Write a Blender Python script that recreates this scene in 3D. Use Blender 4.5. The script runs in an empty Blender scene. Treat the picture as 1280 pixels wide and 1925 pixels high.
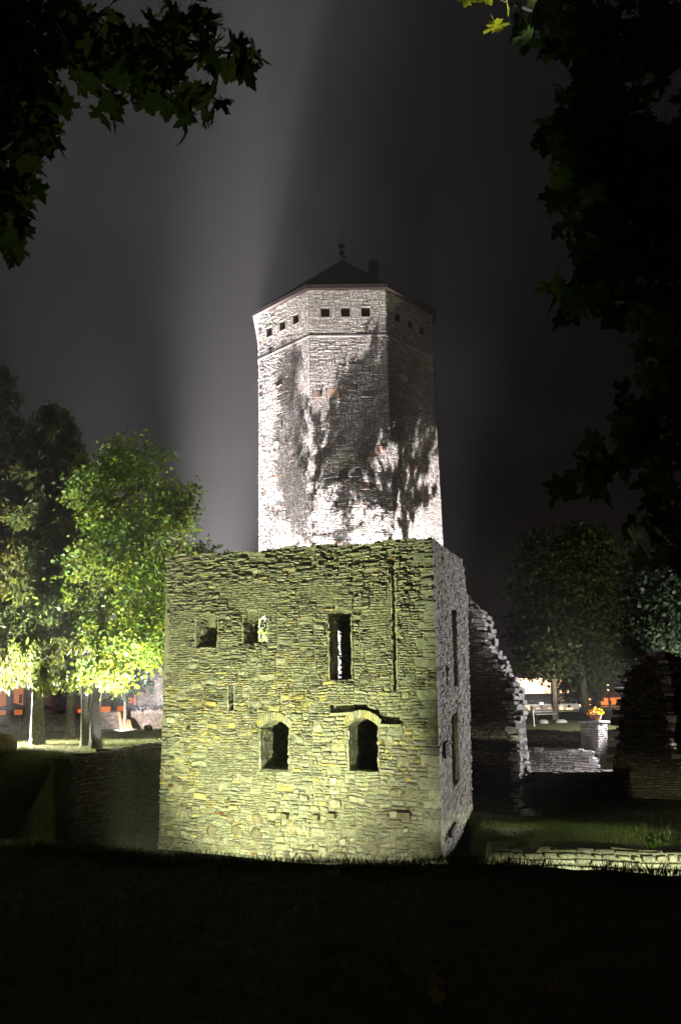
import bpy, math, random
import numpy as np
from mathutils import Vector, Matrix, noise
R = math.radians
rng = random.Random(7)
nr = np.random.default_rng(7)
scene = bpy.context.scene
col = scene.collection

# ------------------------------------------------------------------ camera
TH, PH, FPX = R(13.3), R(1.4), 1468.0
CAM = Vector((0, 0, 1.6))
f_ = Vector((0, math.cos(TH), math.sin(TH)))
u0_ = Vector((0, -math.sin(TH), math.cos(TH)))
r0_ = Vector((1, 0, 0))
r_ = r0_ * math.cos(PH) - u0_ * math.sin(PH)
u_ = u0_ * math.cos(PH) + r0_ * math.sin(PH)
cam_data = bpy.data.cameras.new('camera')
cam = bpy.data.objects.new('camera', cam_data)
col.objects.link(cam)
cam.matrix_world = Matrix(((r_.x, u_.x, -f_.x, CAM.x), (r_.y, u_.y, -f_.y, CAM.y),
                           (r_.z, u_.z, -f_.z, CAM.z), (0, 0, 0, 1)))
cam_data.sensor_fit = 'VERTICAL'
cam_data.sensor_height = 24.0
cam_data.lens = 24.0 * FPX / 1925.0
cam_data.clip_start = 0.1
cam_data.clip_end = 2000
scene.camera = cam

# ------------------------------------------------------------------ world, exposure
w = bpy.data.worlds.new('World')
scene.world = w
w.use_nodes = True
nt = w.node_tree
nt.nodes.clear()
wo = nt.nodes.new('ShaderNodeOutputWorld')
bg = nt.nodes.new('ShaderNodeBackground')
tc = nt.nodes.new('ShaderNodeTexCoord')
nz = nt.nodes.new('ShaderNodeTexNoise')
nz.inputs['Scale'].default_value = 2.0
nz.inputs['Detail'].default_value = 4
mp = nt.nodes.new('ShaderNodeMapping')
mp.inputs['Location'].default_value = (0.35, 0.0, 0.55)
mp.inputs['Scale'].default_value = (1.0, 1.0, 1.3)
cr = nt.nodes.new('ShaderNodeValToRGB')
cr.color_ramp.elements[0].position = 0.42
cr.color_ramp.elements[0].color = (0.0052, 0.0044, 0.0048, 1)
cr.color_ramp.elements[1].position = 0.75
cr.color_ramp.elements[1].color = (0.040, 0.035, 0.037, 1)
nt.links.new(tc.outputs['Generated'], mp.inputs['Vector'])
nt.links.new(mp.outputs[0], nz.inputs['Vector'])
nt.links.new(nz.outputs[0], cr.inputs[0])
nt.links.new(cr.outputs[0], bg.inputs[0])
bg.inputs[1].default_value = 0.55
nt.links.new(bg.outputs[0], wo.inputs[0])
vs = scene.view_settings
vs.view_transform = 'Standard'
vs.look = 'None'
vs.exposure = 0
vs.gamma = 1
vs.use_curve_mapping = False
scene.cycles.max_bounces = 6
scene.cycles.transparent_max_bounces = 8
scene.cycles.use_denoising = True


def ray(px, py):
    return f_ + r_ * ((px - 640.0) / FPX) + u_ * ((962.5 - py) / FPX)


def P(px, py, Y):
    d = ray(px, py)
    return CAM + d * (Y / d.y)


def PD(px, py, dep):
    return CAM + ray(px, py) * dep


def PZ(px, py, z):
    d = ray(px, py)
    return CAM + d * ((z - CAM.z) / d.z)


def proj(p):
    q = Vector(p) - CAM
    d = q.dot(f_)
    return 640 + FPX * q.dot(r_) / d, 962.5 - FPX * q.dot(u_) / d


# ------------------------------------------------------------------ lamps (floodlights of the place, plus added fills)
def spot(name, loc, target, power, color, size_deg, blend=0.5, radius=0.12):
    ld = bpy.data.lights.new(name, 'SPOT')
    ld.energy = power
    ld.color = color
    ld.spot_size = R(size_deg)
    ld.spot_blend = blend
    ld.shadow_soft_size = radius
    o = bpy.data.objects.new(name, ld)
    col.objects.link(o)
    o.location = loc
    o.rotation_euler = (Vector(target) - Vector(loc)).to_track_quat('-Z', 'Y').to_euler()
    return o


def lamp(name, loc, power, color, radius=0.15):
    ld = bpy.data.lights.new(name, 'POINT')
    ld.energy = power
    ld.color = color
    ld.shadow_soft_size = radius
    o = bpy.data.objects.new(name, ld)
    col.objects.link(o)
    o.location = loc
    return o


GREEN = (0.95, 1.0, 0.56)
WHITE = (1.0, 0.95, 0.97)
sa = spot('moat_floodlight_a', (-4.6, 16.3, -3.2), (-2.5, 24.6, 3.0), 13000, (0.90, 1.0, 0.49), 88, 0.6, 0.08)
sa.scale = (1.0, 1, 1)
sa.scale = (0.62, 1, 1)
sb = spot('moat_floodlight_b', (0.9, 15.7, -3.1), (-1.9, 25.0, -0.8), 3300, (0.95, 1.0, 0.6), 70, 0.6, 0.08)
sb.scale = (1, 0.55, 1)
sc = spot('moat_floodlight_c', (6.6, 12.2, -2.5), (7.2, 19.4, -3.2), 6500, GREEN, 104, 0.5, 0.08)
sc.scale = (1, 0.17, 1)
spot('lawn_floodlight', P(-105, 1362, 35.0), (-10.5, 32.6, 6.2), 24000, WHITE, 74, 0.5, 0.12)
sl_ = spot('lawn_floodlight', P(-130, 1345, 36.0), (-9.5, 32.0, -0.5), 70000, (1.0, 0.96, 0.72), 46, 0.5, 0.12)
sl_.scale = (1, 0.42, 1)
spot('bank_fill_uplight', (-8.3, 27.2, 0.3), (-9.0, 30.2, 11.0), 17000, (1.0, 0.98, 0.85), 76, 0.7, 0.12)  # added uplight to brighten the maple crown
spot('bank_fill_uplight', (-13.4, 30.0, 0.35), (-12.7, 33.0, 10.0), 24000, (1.0, 0.98, 0.85), 84, 0.8, 0.12)  # second added uplight, brightens the larch
spot('tree_floodlight', P(268, 1345, 34.0), (-7.6, 30.5, 7.0), 16000, WHITE, 120, 0.5, 0.12)
spot('tower_floodlight_a', (-5.9, 42.4, 0.4), (-6.9, 43.2, 24), 420000, WHITE, 30, 1.0, 0.6)
spot('tower_floodlight_f', (-10.5, 49.5, 0.4), (-5.0, 47.0, 24), 1300000, WHITE, 34, 1.0, 0.5)
spot('tower_floodlight_g', (-10.9, 48.8, 0.4), (-17.0, 45.0, 24), 700000, WHITE, 38, 1.0, 0.4)
spot('tower_floodlight_b', (4.4, 34.2, 0.4), (3.6, 41.0, 10.0), 60000, WHITE, 40, 0.8, 0.02)
spot('tower_floodlight_c', (-2.6, 33.4, 0.4), (-0.4, 40.0, 4.0), 40000, WHITE, 40, 0.3, 0.06)
spot('tower_floodlight_h', (-8.6, 38.4, 0.4), (-3.9, 42.3, 3.8), 16000, WHITE, 34, 0.3, 0.06)
spot('tower_floodlight_e', (-5.2, 34.4, 0.4), (-0.4, 40.0, 15.5), 84000, WHITE, 48, 0.95, 0.025)
spot('tower_fill_i', (5.6, 34.0, 0.4), (3.6, 42.0, 17.0), 2400, (1.0, .9, .75), 46, 0.9, 0.3)  # added dim fill, no lamp of the place, lifts the right face
spot('courtyard_fill', (10.3, 32.8, -2.2), (9.4, 36.2, -1.5), 260, WHITE, 110, 0.6, 0.06)  # added fill for the low dry stone wall
spot('tower_floodlight_d', (-9.6, 38.2, 0.4), (-3.4, 41.4, 11.0), 22000, WHITE, 48, 0.7, 0.03)
spot('east_floodlight', (16.0, 40.0, 0.9), (5.5, 29.2, 0.6), 20000, WHITE, 46, 0.5, 0.15)
sk_ = spot('lawn_floodlight', (17.5, 41.0, 0.9), (10.5, 46.0, -0.4), 9000, (1.0, .97, .85), 80, 0.5, 0.12)  # added flat spot to brighten the lawn strip by the bench
sk_.scale = (1, 0.3, 1)
spot('park_floodlight', (17.5, 45.0, 0.3), (14.5, 57.0, 8.0), 5200, (1.0, 0.95, 0.68), 76, 0.6, 0.15)
spot('courtyard_fill', (-12.6, 44.6, 0.3), (-11.8, 50.0, 1.6), 1500, (1.0, .9, .85), 80, 0.6, 0.1)  # added fill for the pinkish walls
spot('park_floodlight', (17.6, 38.6, 0.4), (18.2, 43.0, 7.0), 3600, WHITE, 60, 0.6, 0.1)  # added uplight so the ash crown shows
sh_ = spot('moat_fill_d', (11.6, 23.0, -1.5), (6.0, 24.0, -2.6), 1500, GREEN, 100, 0.6, 0.1)  # added off-frame spot to bring up the grass hump
sh_.scale = (1, 0.16, 1)

# ------------------------------------------------------------------ helpers: objects
wpos = {}


def thing(name, label=None, cat=None, loc=(0, 0, 0), group=None, kind=None):
    o = bpy.data.objects.new(name, None)
    col.objects.link(o)
    o.empty_display_size = 0.3
    o.location = loc
    wpos[o] = Vector(loc)
    if label: o['label'] = label
    if cat: o['category'] = cat
    if group: o['group'] = group
    if kind: o['kind'] = kind
    return o


def tag(o, label=None, cat=None, group=None, kind=None):
    if label: o['label'] = label
    if cat: o['category'] = cat
    if group: o['group'] = group
    if kind: o['kind'] = kind
    return o


def link(name, me, parent=None, origin=(0, 0, 0)):
    o = bpy.data.objects.new(name, me)
    col.objects.link(o)
    ow = Vector(origin)
    wpos[o] = ow
    if parent is not None:
        o.parent = parent
        o.location = ow - wpos[parent]
    else:
        o.location = ow
    return o


class MB:
    def __init__(s):
        s.v, s.f, s.t = [], [], []

    def add(s, verts, faces, tint=(0.3, 0.3, 0.3)):
        b = len(s.v)
        s.v.extend(verts)
        s.f.extend([tuple(i + b for i in q) for q in faces])
        s.t.extend([tint] * len(verts))

    def box(s, c, sx, sy, sz, tint=(0.3, 0.3, 0.3), rz=0.0, top=1.0):
        c = Vector(c)
        ca, sa = math.cos(rz), math.sin(rz)
        vs_ = []
        for k, z in ((1.0, -sz / 2), (top, sz / 2)):
            for x, y in ((-1, -1), (1, -1), (1, 1), (-1, 1)):
                x *= sx / 2 * k
                y *= sy / 2 * k
                vs_.append((c.x + x * ca - y * sa, c.y + x * sa + y * ca, c.z + z))
        s.add(vs_, [(3, 2, 1, 0), (4, 5, 6, 7), (0, 1, 5, 4), (1, 2, 6, 5), (2, 3, 7, 6), (3, 0, 4, 7)], tint)

    def quadbox(s, base, ex, ey, ez, tint=(0.3, 0.3, 0.3)):
        b, ex, ey, ez = Vector(base), Vector(ex), Vector(ey), Vector(ez)
        vs_ = [b, b + ex, b + ex + ey, b + ey]
        vs_ += [p + ez for p in vs_]
        s.add([tuple(p) for p in vs_], [(3, 2, 1, 0), (4, 5, 6, 7), (0, 1, 5, 4), (1, 2, 6, 5), (2, 3, 7, 6), (3, 0, 4, 7)], tint)

    def tube(s, pts, radii, tint=(0.3, 0.3, 0.3), n=8, rough=0.0):
        pts = [Vector(p) for p in pts]
        vs_, fs = [], []
        for i, p in enumerate(pts):
            d = (pts[min(i + 1, len(pts) - 1)] - pts[max(i - 1, 0)])
            d = d.normalized() if d.length > 1e-6 else Vector((0, 0, 1))
            a = d.cross(Vector((0.31, 0.95, 0.07)))
            if a.length < 1e-3: a = d.cross(Vector((1, 0, 0)))
            a.normalize()
            b = d.cross(a)
            for k in range(n):
                an = 2 * math.pi * k / n
                rr = radii[i] * (1 + rough * (rng.random() - 0.5) * 2)
                vs_.append(tuple(p + a * math.cos(an) * rr + b * math.sin(an) * rr))
        for i in range(len(pts) - 1):
            for k in range(n):
                fs.append((i * n + k, i * n + (k + 1) % n, (i + 1) * n + (k + 1) % n, (i + 1) * n + k))
        fs.append(tuple(range(n))[::-1])
        fs.append(tuple((len(pts) - 1) * n + k for k in range(n)))
        s.add(vs_, fs, tint)

    def lathe(s, c, prof, tint=(0.3, 0.3, 0.3), n=12):
        c = Vector(c)
        vs_, fs = [], []
        for (rr, z) in prof:
            for k in range(n):
                an = 2 * math.pi * k / n
                vs_.append((c.x + rr * math.cos(an), c.y + rr * math.sin(an), c.z + z))
        for i in range(len(prof) - 1):
            for k in range(n):
                fs.append((i * n + k, i * n + (k + 1) % n, (i + 1) * n + (k + 1) % n, (i + 1) * n + k))
        fs.append(tuple(range(n))[::-1])
        fs.append(tuple((len(prof) - 1) * n + k for k in range(n)))
        s.add(vs_, fs, tint)

    def build(s, name, material, parent=None, origin=None, smooth=False):
        if origin is None:
            origin = wpos[parent] if parent is not None else (0, 0, 0)
        o_ = np.array(origin, dtype=np.float64)
        me = bpy.data.meshes.new(name)
        vv = np.array([tuple(p) for p in s.v], dtype=np.float64) - o_
        me.from_pydata(vv.tolist(), [], s.f)
        at = me.attributes.new('tint', 'FLOAT_COLOR', 'POINT')
        cc = np.ones((len(s.v), 4), dtype=np.float32)
        cc[:, :3] = np.array(s.t, dtype=np.float32)
        at.data.foreach_set('color', cc.ravel())
        if smooth:
            me.polygons.foreach_set('use_smooth', [True] * len(me.polygons))
        me.materials.append(material)
        me.update()
        return link(name, me, parent, origin)


def batch_mesh(name, bv, bf, Rm, T, S, tint, material):
    """many copies of one small triangle mesh joined: bv (k,3), bf (m,3), Rm (N,3,3), T (N,3), S (N,)"""
    N, k, m = len(T), len(bv), len(bf)
    V = np.einsum('nij,kj->nki', Rm, bv) * S[:, None, None] + T[:, None, :]
    F = (bf[None, :, :] + (np.arange(N) * k)[:, None, None]).reshape(-1)
    me = bpy.data.meshes.new(name)
    me.vertices.add(N * k)
    me.vertices.foreach_set('co', V.astype(np.float32).ravel())
    me.loops.add(N * m * 3)
    me.loops.foreach_set('vertex_index', F.astype(np.int32))
    me.polygons.add(N * m)
    me.polygons.foreach_set('loop_start', np.arange(0, N * m * 3, 3, dtype=np.int32))
    me.polygons.foreach_set('loop_total', np.full(N * m, 3, dtype=np.int32))
    me.update(calc_edges=True)
    at = me.attributes.new('tint', 'FLOAT_COLOR', 'POINT')
    cc = np.ones((N, k, 4), dtype=np.float32)
    cc[:, :, :3] = tint[:, None, :]
    at.data.foreach_set('color', cc.ravel())
    me.materials.append(material)
    return me


def rand_rot(N, up_bias=None):
    q = nr.normal(size=(N, 4))
    q /= np.linalg.norm(q, axis=1)[:, None]
    w_, x, y, z = q.T
    return np.stack([np.stack([1 - 2 * (y * y + z * z), 2 * (x * y - z * w_), 2 * (x * z + y * w_)], -1),
                     np.stack([2 * (x * y + z * w_), 1 - 2 * (x * x + z * z), 2 * (y * z - x * w_)], -1),
                     np.stack([2 * (x * z - y * w_), 2 * (y * z + x * w_), 1 - 2 * (x * x + y * y)], -1)], 1)


def frames(ydir, roll):
    """rotation matrices whose local y axis is ydir (N,3), turned by roll (N,) about it"""
    y = ydir / np.linalg.norm(ydir, axis=1)[:, None]
    ref = np.where(np.abs(y[:, 2:3]) > 0.95, np.array([[1.0, 0, 0]]), np.array([[0, 0, 1.0]]))
    x = np.cross(y, ref)
    x /= np.linalg.norm(x, axis=1)[:, None]
    z = np.cross(x, y)
    c, s = np.cos(roll)[:, None], np.sin(roll)[:, None]
    x2, z2 = x * c + z * s, z * c - x * s
    return np.stack([x2, y, z2], -1)


# ------------------------------------------------------------------ helpers: materials
def mat(name, base=None, rough=0.9, noise_amt=0.35, noise_scale=6.0, bump=0.3, bump_scale=30.0, bump_dist=0.02,
        stain=None, metallic=0.0, emit=None, emit_s=0.0):
    m = bpy.data.materials.new(name)
    m.use_nodes = True
    n = m.node_tree
    b = n.nodes['Principled BSDF']
    b.inputs['Roughness'].default_value = rough
    b.inputs['Metallic'].default_value = metallic
    b.inputs['Specular IOR Level'].default_value = 0.25
    geo = n.nodes.new('ShaderNodeNewGeometry')
    if base is None:
        a = n.nodes.new('ShaderNodeAttribute')
        a.attribute_name = 'tint'
        src = a.outputs['Color']
    else:
        c = n.nodes.new('ShaderNodeRGB')
        c.outputs[0].default_value = (*base, 1)
        src = c.outputs[0]
    if noise_amt > 0:
        t = n.nodes.new('ShaderNodeTexNoise')
        t.inputs['Scale'].default_value = noise_scale
        t.inputs['Detail'].default_value = 6
        t.inputs['Roughness'].default_value = 0.65
        n.links.new(geo.outputs['Position'], t.inputs['Vector'])
        mr = n.nodes.new('ShaderNodeMapRange')
        mr.inputs[1].default_value = 0.28
        mr.inputs[2].default_value = 0.72
        mr.inputs[3].default_value = 1 - noise_amt
        mr.inputs[4].default_value = 1 + noise_amt
        n.links.new(t.outputs[0], mr.inputs[0])
        mx = n.nodes.new('ShaderNodeMix')
        mx.data_type = 'RGBA'
        mx.blend_type = 'MULTIPLY'
        mx.inputs[0].default_value = 1.0
        n.links.new(src, mx.inputs[6])
        n.links.new(mr.outputs[0], mx.inputs[7])
        src = mx.outputs[2]
    if stain:
        (scol, sscale, lo, hi) = stain
        t2 = n.nodes.new('ShaderNodeTexNoise')
        t2.inputs['Scale'].default_value = sscale
        t2.inputs['Detail'].default_value = 5
        n.links.new(geo.outputs['Position'], t2.inputs['Vector'])
        m2 = n.nodes.new('ShaderNodeMapRange')
        m2.inputs[1].default_value = lo
        m2.inputs[2].default_value = hi
        n.links.new(t2.outputs[0], m2.inputs[0])
        mx2 = n.nodes.new('ShaderNodeMix')
        mx2.data_type = 'RGBA'
        mx2.inputs[7].default_value = (*scol, 1)
        n.links.new(m2.outputs[0], mx2.inputs[0])
        n.links.new(src, mx2.inputs[6])
        src = mx2.outputs[2]
    n.links.new(src, b.inputs['Base Color'])
    if bump > 0:
        t3 = n.nodes.new('ShaderNodeTexNoise')
        t3.inputs['Scale'].default_value = bump_scale
        t3.inputs['Detail'].default_value = 6
        t3.inputs['Roughness'].default_value = 0.7
        n.links.new(geo.outputs['Position'], t3.inputs['Vector'])
        bp = n.nodes.new('ShaderNodeBump')
        bp.inputs['Strength'].default_value = bump
        bp.inputs['Distance'].default_value = bump_dist
        n.links.new(t3.outputs[0], bp.inputs['Height'])
        n.links.new(bp.outputs[0], b.inputs['Normal'])
    if emit:
        b.inputs['Emission Color'].default_value = (*emit, 1)
        b.inputs['Emission Strength'].default_value = emit_s
    return m


def leaf_mat(name, trans=0.45, gain=1.6):
    m = bpy.data.materials.new(name)
    m.use_nodes = True
    n = m.node_tree
    n.nodes.clear()
    out = n.nodes.new('ShaderNodeOutputMaterial')
    a = n.nodes.new('ShaderNodeAttribute')
    a.attribute_name = 'tint'
    geo = n.nodes.new('ShaderNodeNewGeometry')
    t = n.nodes.new('ShaderNodeTexNoise')
    t.inputs['Scale'].default_value = 40
    n.links.new(geo.outputs['Position'], t.inputs['Vector'])
    mr = n.nodes.new('ShaderNodeMapRange')
    mr.inputs[3].default_value = 0.6
    mr.inputs[4].default_value = 1.4
    n.links.new(t.outputs[0], mr.inputs[0])
    mx = n.nodes.new('ShaderNodeMix')
    mx.data_type = 'RGBA'
    mx.blend_type = 'MULTIPLY'
    mx.inputs[0].default_value = 1
    n.links.new(a.outputs['Color'], mx.inputs[6])
    n.links.new(mr.outputs[0], mx.inputs[7])
    d = n.nodes.new('ShaderNodeBsdfPrincipled')
    d.inputs['Roughness'].default_value = 0.55
    d.inputs['Specular IOR Level'].default_value = 0.3
    n.links.new(mx.outputs[2], d.inputs['Base Color'])
    tr = n.nodes.new('ShaderNodeBsdfTranslucent')
    g = n.nodes.new('ShaderNodeMix')
    g.data_type = 'RGBA'
    g.blend_type = 'MULTIPLY'
    g.inputs[0].default_value = 1
    g.inputs[7].default_value = (gain * 1.15, gain, gain * 0.5, 1)
    n.links.new(mx.outputs[2], g.inputs[6])
    n.links.new(g.outputs[2], tr.inputs[0])
    ms = n.nodes.new('ShaderNodeMixShader')
    ms.inputs[0].default_value = trans
    n.links.new(d.outputs[0], ms.inputs[1])
    n.links.new(tr.outputs[0], ms.inputs[2])
    n.links.new(ms.outputs[0], out.inputs[0])
    return m


M_STONE = mat('limestone_rubble', noise_amt=0.45, noise_scale=8, bump=1.0, bump_scale=17, bump_dist=0.05)
M_CORE = mat('lime_mortar', (0.29, 0.27, 0.215), noise_amt=0.5, noise_scale=7, bump=1.0, bump_scale=16, bump_dist=0.06)
M_TSTONE = mat('tower_limestone', noise_amt=0.25, noise_scale=7, bump=0.5, bump_scale=18, bump_dist=0.02)
M_TCORE = mat('tower_mortar', (0.075, 0.068, 0.06), noise_amt=0.4, noise_scale=5, bump=0.4, bump_scale=15)
M_ROOF = mat('dark_roof_shingle', (0.035, 0.028, 0.026), noise_amt=0.4, noise_scale=8, bump=0.4)
M_WOOD = mat('dark_painted_wood', (0.022, 0.014, 0.013), noise_amt=0.3, bump=0.2)
M_FRAME = mat('window_surround', (0.34, 0.30, 0.27), noise_amt=0.2)
M_DARK = mat('dark_void_board', (0.02, 0.016, 0.016), noise_amt=0.2, bump=0.1)
M_IRON = mat('dark_iron', (0.03, 0.03, 0.032), rough=0.5, metallic=0.6, noise_amt=0.2, bump=0.1)
M_BARK = mat('tree_bark', noise_amt=0.5, noise_scale=9, bump=1.0, bump_scale=13, bump_dist=0.06)
M_LEAF = leaf_mat('leaf')
M_GRASSB = leaf_mat('grass_blade', 0.3, 1.2)
M_LAWN = mat('lawn_turf', (0.075, 0.09, 0.03), noise_amt=0.5, noise_scale=3.5, bump=1.0, bump_scale=25, bump_dist=0.06,
             stain=((0.085, 0.075, 0.03), 0.6, 0.5, 0.75))
M_ROAD = mat('asphalt', (0.05, 0.05, 0.052), noise_amt=0.3, noise_scale=5, bump=0.3, bump_scale=60)

# ------------------------------------------------------------------ terrain
def sst(a, b, x):
    t = min(1.0, max(0.0, (x - a) / (b - a)))
    return t * t * (3 - 2 * t)


def crest_y(x):
    return max(6.6, min(12.0, 8.55 - 0.36 * x + 0.12 * math.sin(x * 0.9)))


RET_A, RET_B = PZ(140, 1425, 0.0), PZ(313, 1398, 0.0)      # top edge of the moat's left retaining wall


def ground_z(x, y):
    c = crest_y(x)
    nzv = noise.noise((x * 0.35, y * 0.35, 0.3)) * 0.10 + noise.noise((x * 1.3, y * 1.3, 5.0)) * 0.03
    if y < c:
        return -0.06 * sst(c - 2.5, c, y) + nzv * (0.35 if y < c - 1 else 0.6)
    moat = -0.06 - 3.5 * sst(c, c + 4.5, y)
    # far side left: bank up to the courtyard lawn
    xe = RET_A.x + (RET_B.x - RET_A.x) * (y - RET_A.y) / (RET_B.y - RET_A.y)
    yl = RET_A.y - 1.22 * (x - RET_A.x)
    if x < xe - 0.35:
        far = sst(yl - 6.5, yl + 0.6, y) if y < 45 else 1.0
    else:
        far = sst(30.4, 31.2, y)
    zl = moat * (1 - far) + far * 0.0
    # far side right: low terrace in front of the ruined walls, courtyard behind
    z_terr = -2.75 + 0.38 * math.exp(-((y - 24.0) / 3.4) ** 2) + 0.12 * math.sin(x * 0.55 + 0.6)
    tr = sst(19.6, 21.2, y)
    zr = moat * (1 - tr) + z_terr * tr
    cy = -1.25 + 0.83 * sst(37.9, 38.4, y) + 0.42 * sst(40, 60, y)
    k = sst(36.3, 36.8, y)
    zr = zr * (1 - k) + cy * k
    s = sst(3.2, 4.4, x)
    return zl * (1 - s) + zr * s + nzv * (0.9 if y < 30 else 0.35)


def terrain():
    xs = np.concatenate([np.linspace(-124, -22, 18)[:-1], np.arange(-22, 26, 0.4), np.linspace(26, 124, 18)])
    ys = np.concatenate([np.linspace(-24, 1, 8)[:-1], np.arange(1, 36, 0.33), np.arange(36, 66, 1.0), np.linspace(66, 194, 20)])
    vs_ = [(x, y, ground_z(x, y)) for y in ys for x in xs]
    nx = len(xs)
    fs = [(j * nx + i, j * nx + i + 1, (j + 1) * nx + i + 1, (j + 1) * nx + i) for j in range(len(ys) - 1) for i in range(nx - 1)]
    mb = MB()
    mb.add(vs_, fs)
    o = mb.build('ground', M_LAWN, smooth=True)
    o['kind'] = 'structure'
    return o


terrain()

# ------------------------------------------------------------------ masonry
class Face:
    """a planar-ish wall face: four corners, inward thickness; u,v in metres"""
    def __init__(s, P00, P10, P01, P11):
        s.a, s.b, s.c, s.d = map(Vector, (P00, P10, P01, P11))
        s.W = ((s.b - s.a).length + (s.d - s.c).length) / 2
        s.H = ((s.c - s.a).length + (s.d - s.b).length) / 2
        s.n = (s.b - s.a).cross(s.c - s.a).normalized()
        cand = (s.d - s.c).cross(s.d - s.b).normalized()
        s.n = (s.n + (cand if cand.dot(s.n) > 0 else -cand)).normalized()

    def pt(s, u, v, d=0.0):
        p, q = u / s.W, v / s.H
        return s.a * ((1 - p) * (1 - q)) + s.b * (p * (1 - q)) + s.c * ((1 - p) * q) + s.d * (p * q) + s.n * d

    def uv(s, px, py):
        p, q = 0.5, 0.5
        for _ in range(12):
            x, y = proj(s.pt(p * s.W, q * s.H))
            x1, y1 = proj(s.pt((p + 1e-3) * s.W, q * s.H))
            x2, y2 = proj(s.pt(p * s.W, (q + 1e-3) * s.H))
            a, b, c, d = (x1 - x) * 1e3, (x2 - x) * 1e3, (y1 - y) * 1e3, (y2 - y) * 1e3
            det = a * d - b * c
            ex, ey = px - x, py - y
            p += (ex * d - b * ey) / det
            q += (a * ey - c * ex) / det
        return p * s.W, q * s.H


class Hole:
    def __init__(s, u0, u1, v0, vs_, vc=None, depth=None, skew=0.0):
        s.u0, s.u1, s.v0, s.vs, s.vc, s.depth = u0, u1, v0, vs_, (vs_ if vc is None else vc), depth

    def top(s, u):
        t = (u - s.u0) / (s.u1 - s.u0) * 2 - 1
        return s.vs + (s.vc - s.vs) * max(0.0, 1 - t * t)


def pxhole(face, x0, x1, ybot, yspring, ycrown=None, depth=None):
    xm, ym = (x0 + x1) / 2, (ybot + yspring) / 2
    u0, _ = face.uv(x0, ym)
    u1, _ = face.uv(x1, ym)
    _, v0 = face.uv(xm, ybot)
    _, v1 = face.uv(xm, yspring)
    v2 = face.uv(xm, ycrown)[1] if ycrown else None
    return Hole(u0, u1, v0, v1, v2, depth)


def core_mesh(face, thick, holes, top, mb, left=None, step=0.3, setback=0.035, tint=(0.2, 0.18, 0.15)):
    W = face.W
    xs = set(np.linspace(0, W, max(2, int(W / step) + 1)).tolist())
    for h in holes:
        k = 8 if h.vc != h.vs else 1
        for i in range(k + 1):
            xs.add(h.u0 + (h.u1 - h.u0) * i / k)
    xs = sorted(x for x in xs if -1e-6 <= x <= W + 1e-6)
    xs = [x for i, x in enumerate(xs) if i == 0 or x - xs[i - 1] > 1e-4]
    F = lambda u, v, d: tuple(face.pt(u, v, d))
    d0, d1 = -setback, -thick
    prev = []

    def quad(a, b, c, d):
        mb.add([a, b, c, d], [(0, 1, 2, 3)], tint)
    allint = []
    for i in range(len(xs) - 1):
        x0, x1 = xs[i], xs[i + 1]
        m = (x0 + x1) / 2
        hs = sorted([h for h in holes if h.u0 < m < h.u1], key=lambda h: h.v0)
        iv, lo = [], (0.0, 0.0)
        for h in hs:
            iv.append((lo, (h.v0, h.v0), h))
            lo = (h.top(x0), h.top(x1))
            if h.depth:
                quad(F(x0, h.v0, -h.depth), F(x1, h.v0, -h.depth), F(x1, lo[1], -h.depth), F(x0, lo[0], -h.depth))
        iv.append((lo, (top(x0), top(x1)), None))
        allint.append((x0, x1, iv, hs))
        for (lo_, hi_, h) in iv:
            if hi_[0] - lo_[0] < 1e-4 and hi_[1] - lo_[1] < 1e-4: continue
            quad(F(x0, lo_[0], d0), F(x1, lo_[1], d0), F(x1, hi_[1], d0), F(x0, hi_[0], d0))
            quad(F(x1, lo_[1], d1), F(x0, lo_[0], d1), F(x0, hi_[0], d1), F(x1, hi_[1], d1))
        for j, (lo_, hi_, h) in enumerate(iv):
            dd = d1 if (h is None or not h.depth) else -h.depth
            quad(F(x0, hi_[0], d0), F(x1, hi_[1], d0), F(x1, hi_[1], dd), F(x0, hi_[0], dd))
            if j > 0:
                hp = hs[j - 1]
                dd = -hp.depth if hp.depth else d1
                quad(F(x0, lo_[0], dd), F(x1, lo_[1], dd), F(x1, lo_[1], d0), F(x0, lo_[0], d0))
    for h in holes:
        dd = -h.depth if h.depth else d1
        quad(F(h.u0, h.v0, d0), F(h.u0, h.v0, dd), F(h.u0, h.top(h.u0), dd), F(h.u0, h.top(h.u0), d0))
        quad(F(h.u1, h.v0, dd), F(h.u1, h.v0, d0), F(h.u1, h.top(h.u1), d0), F(h.u1, h.top(h.u1), dd))
    quad(F(0, 0, d1), F(0, 0, d0), F(0, top(0), d0), F(0, top(0), d1))
    quad(F(W, 0, d0), F(W, 0, d1), F(W, top(W), d1), F(W, top(W), d0))
    quad(F(0, 0, d1), F(W, 0, d1), F(W, 0, d0), F(0, 0, d0))


def split_rect(r, wmax, hmax, out, rg):
    u0, u1, v0, v1 = r
    w_, h_ = u1 - u0, v1 - v0
    wm, hm = wmax * rg.uniform(0.55, 1.15), hmax * rg.uniform(0.6, 1.2)
    if h_ > hm and h_ > 0.1:
        t = v0 + h_ * rg.uniform(0.35, 0.65)
        split_rect((u0, u1, v0, t), wmax, hmax, out, rg)
        split_rect((u0, u1, t, v1), wmax, hmax, out, rg)
    elif w_ > wm:
        t = u0 + w_ * rg.uniform(0.33, 0.67)
        split_rect((u0, t, v0, v1), wmax, hmax, out, rg)
        split_rect((t, u1, v0, v1), wmax, hmax, out, rg)
    else:
        out.append(r)


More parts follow.
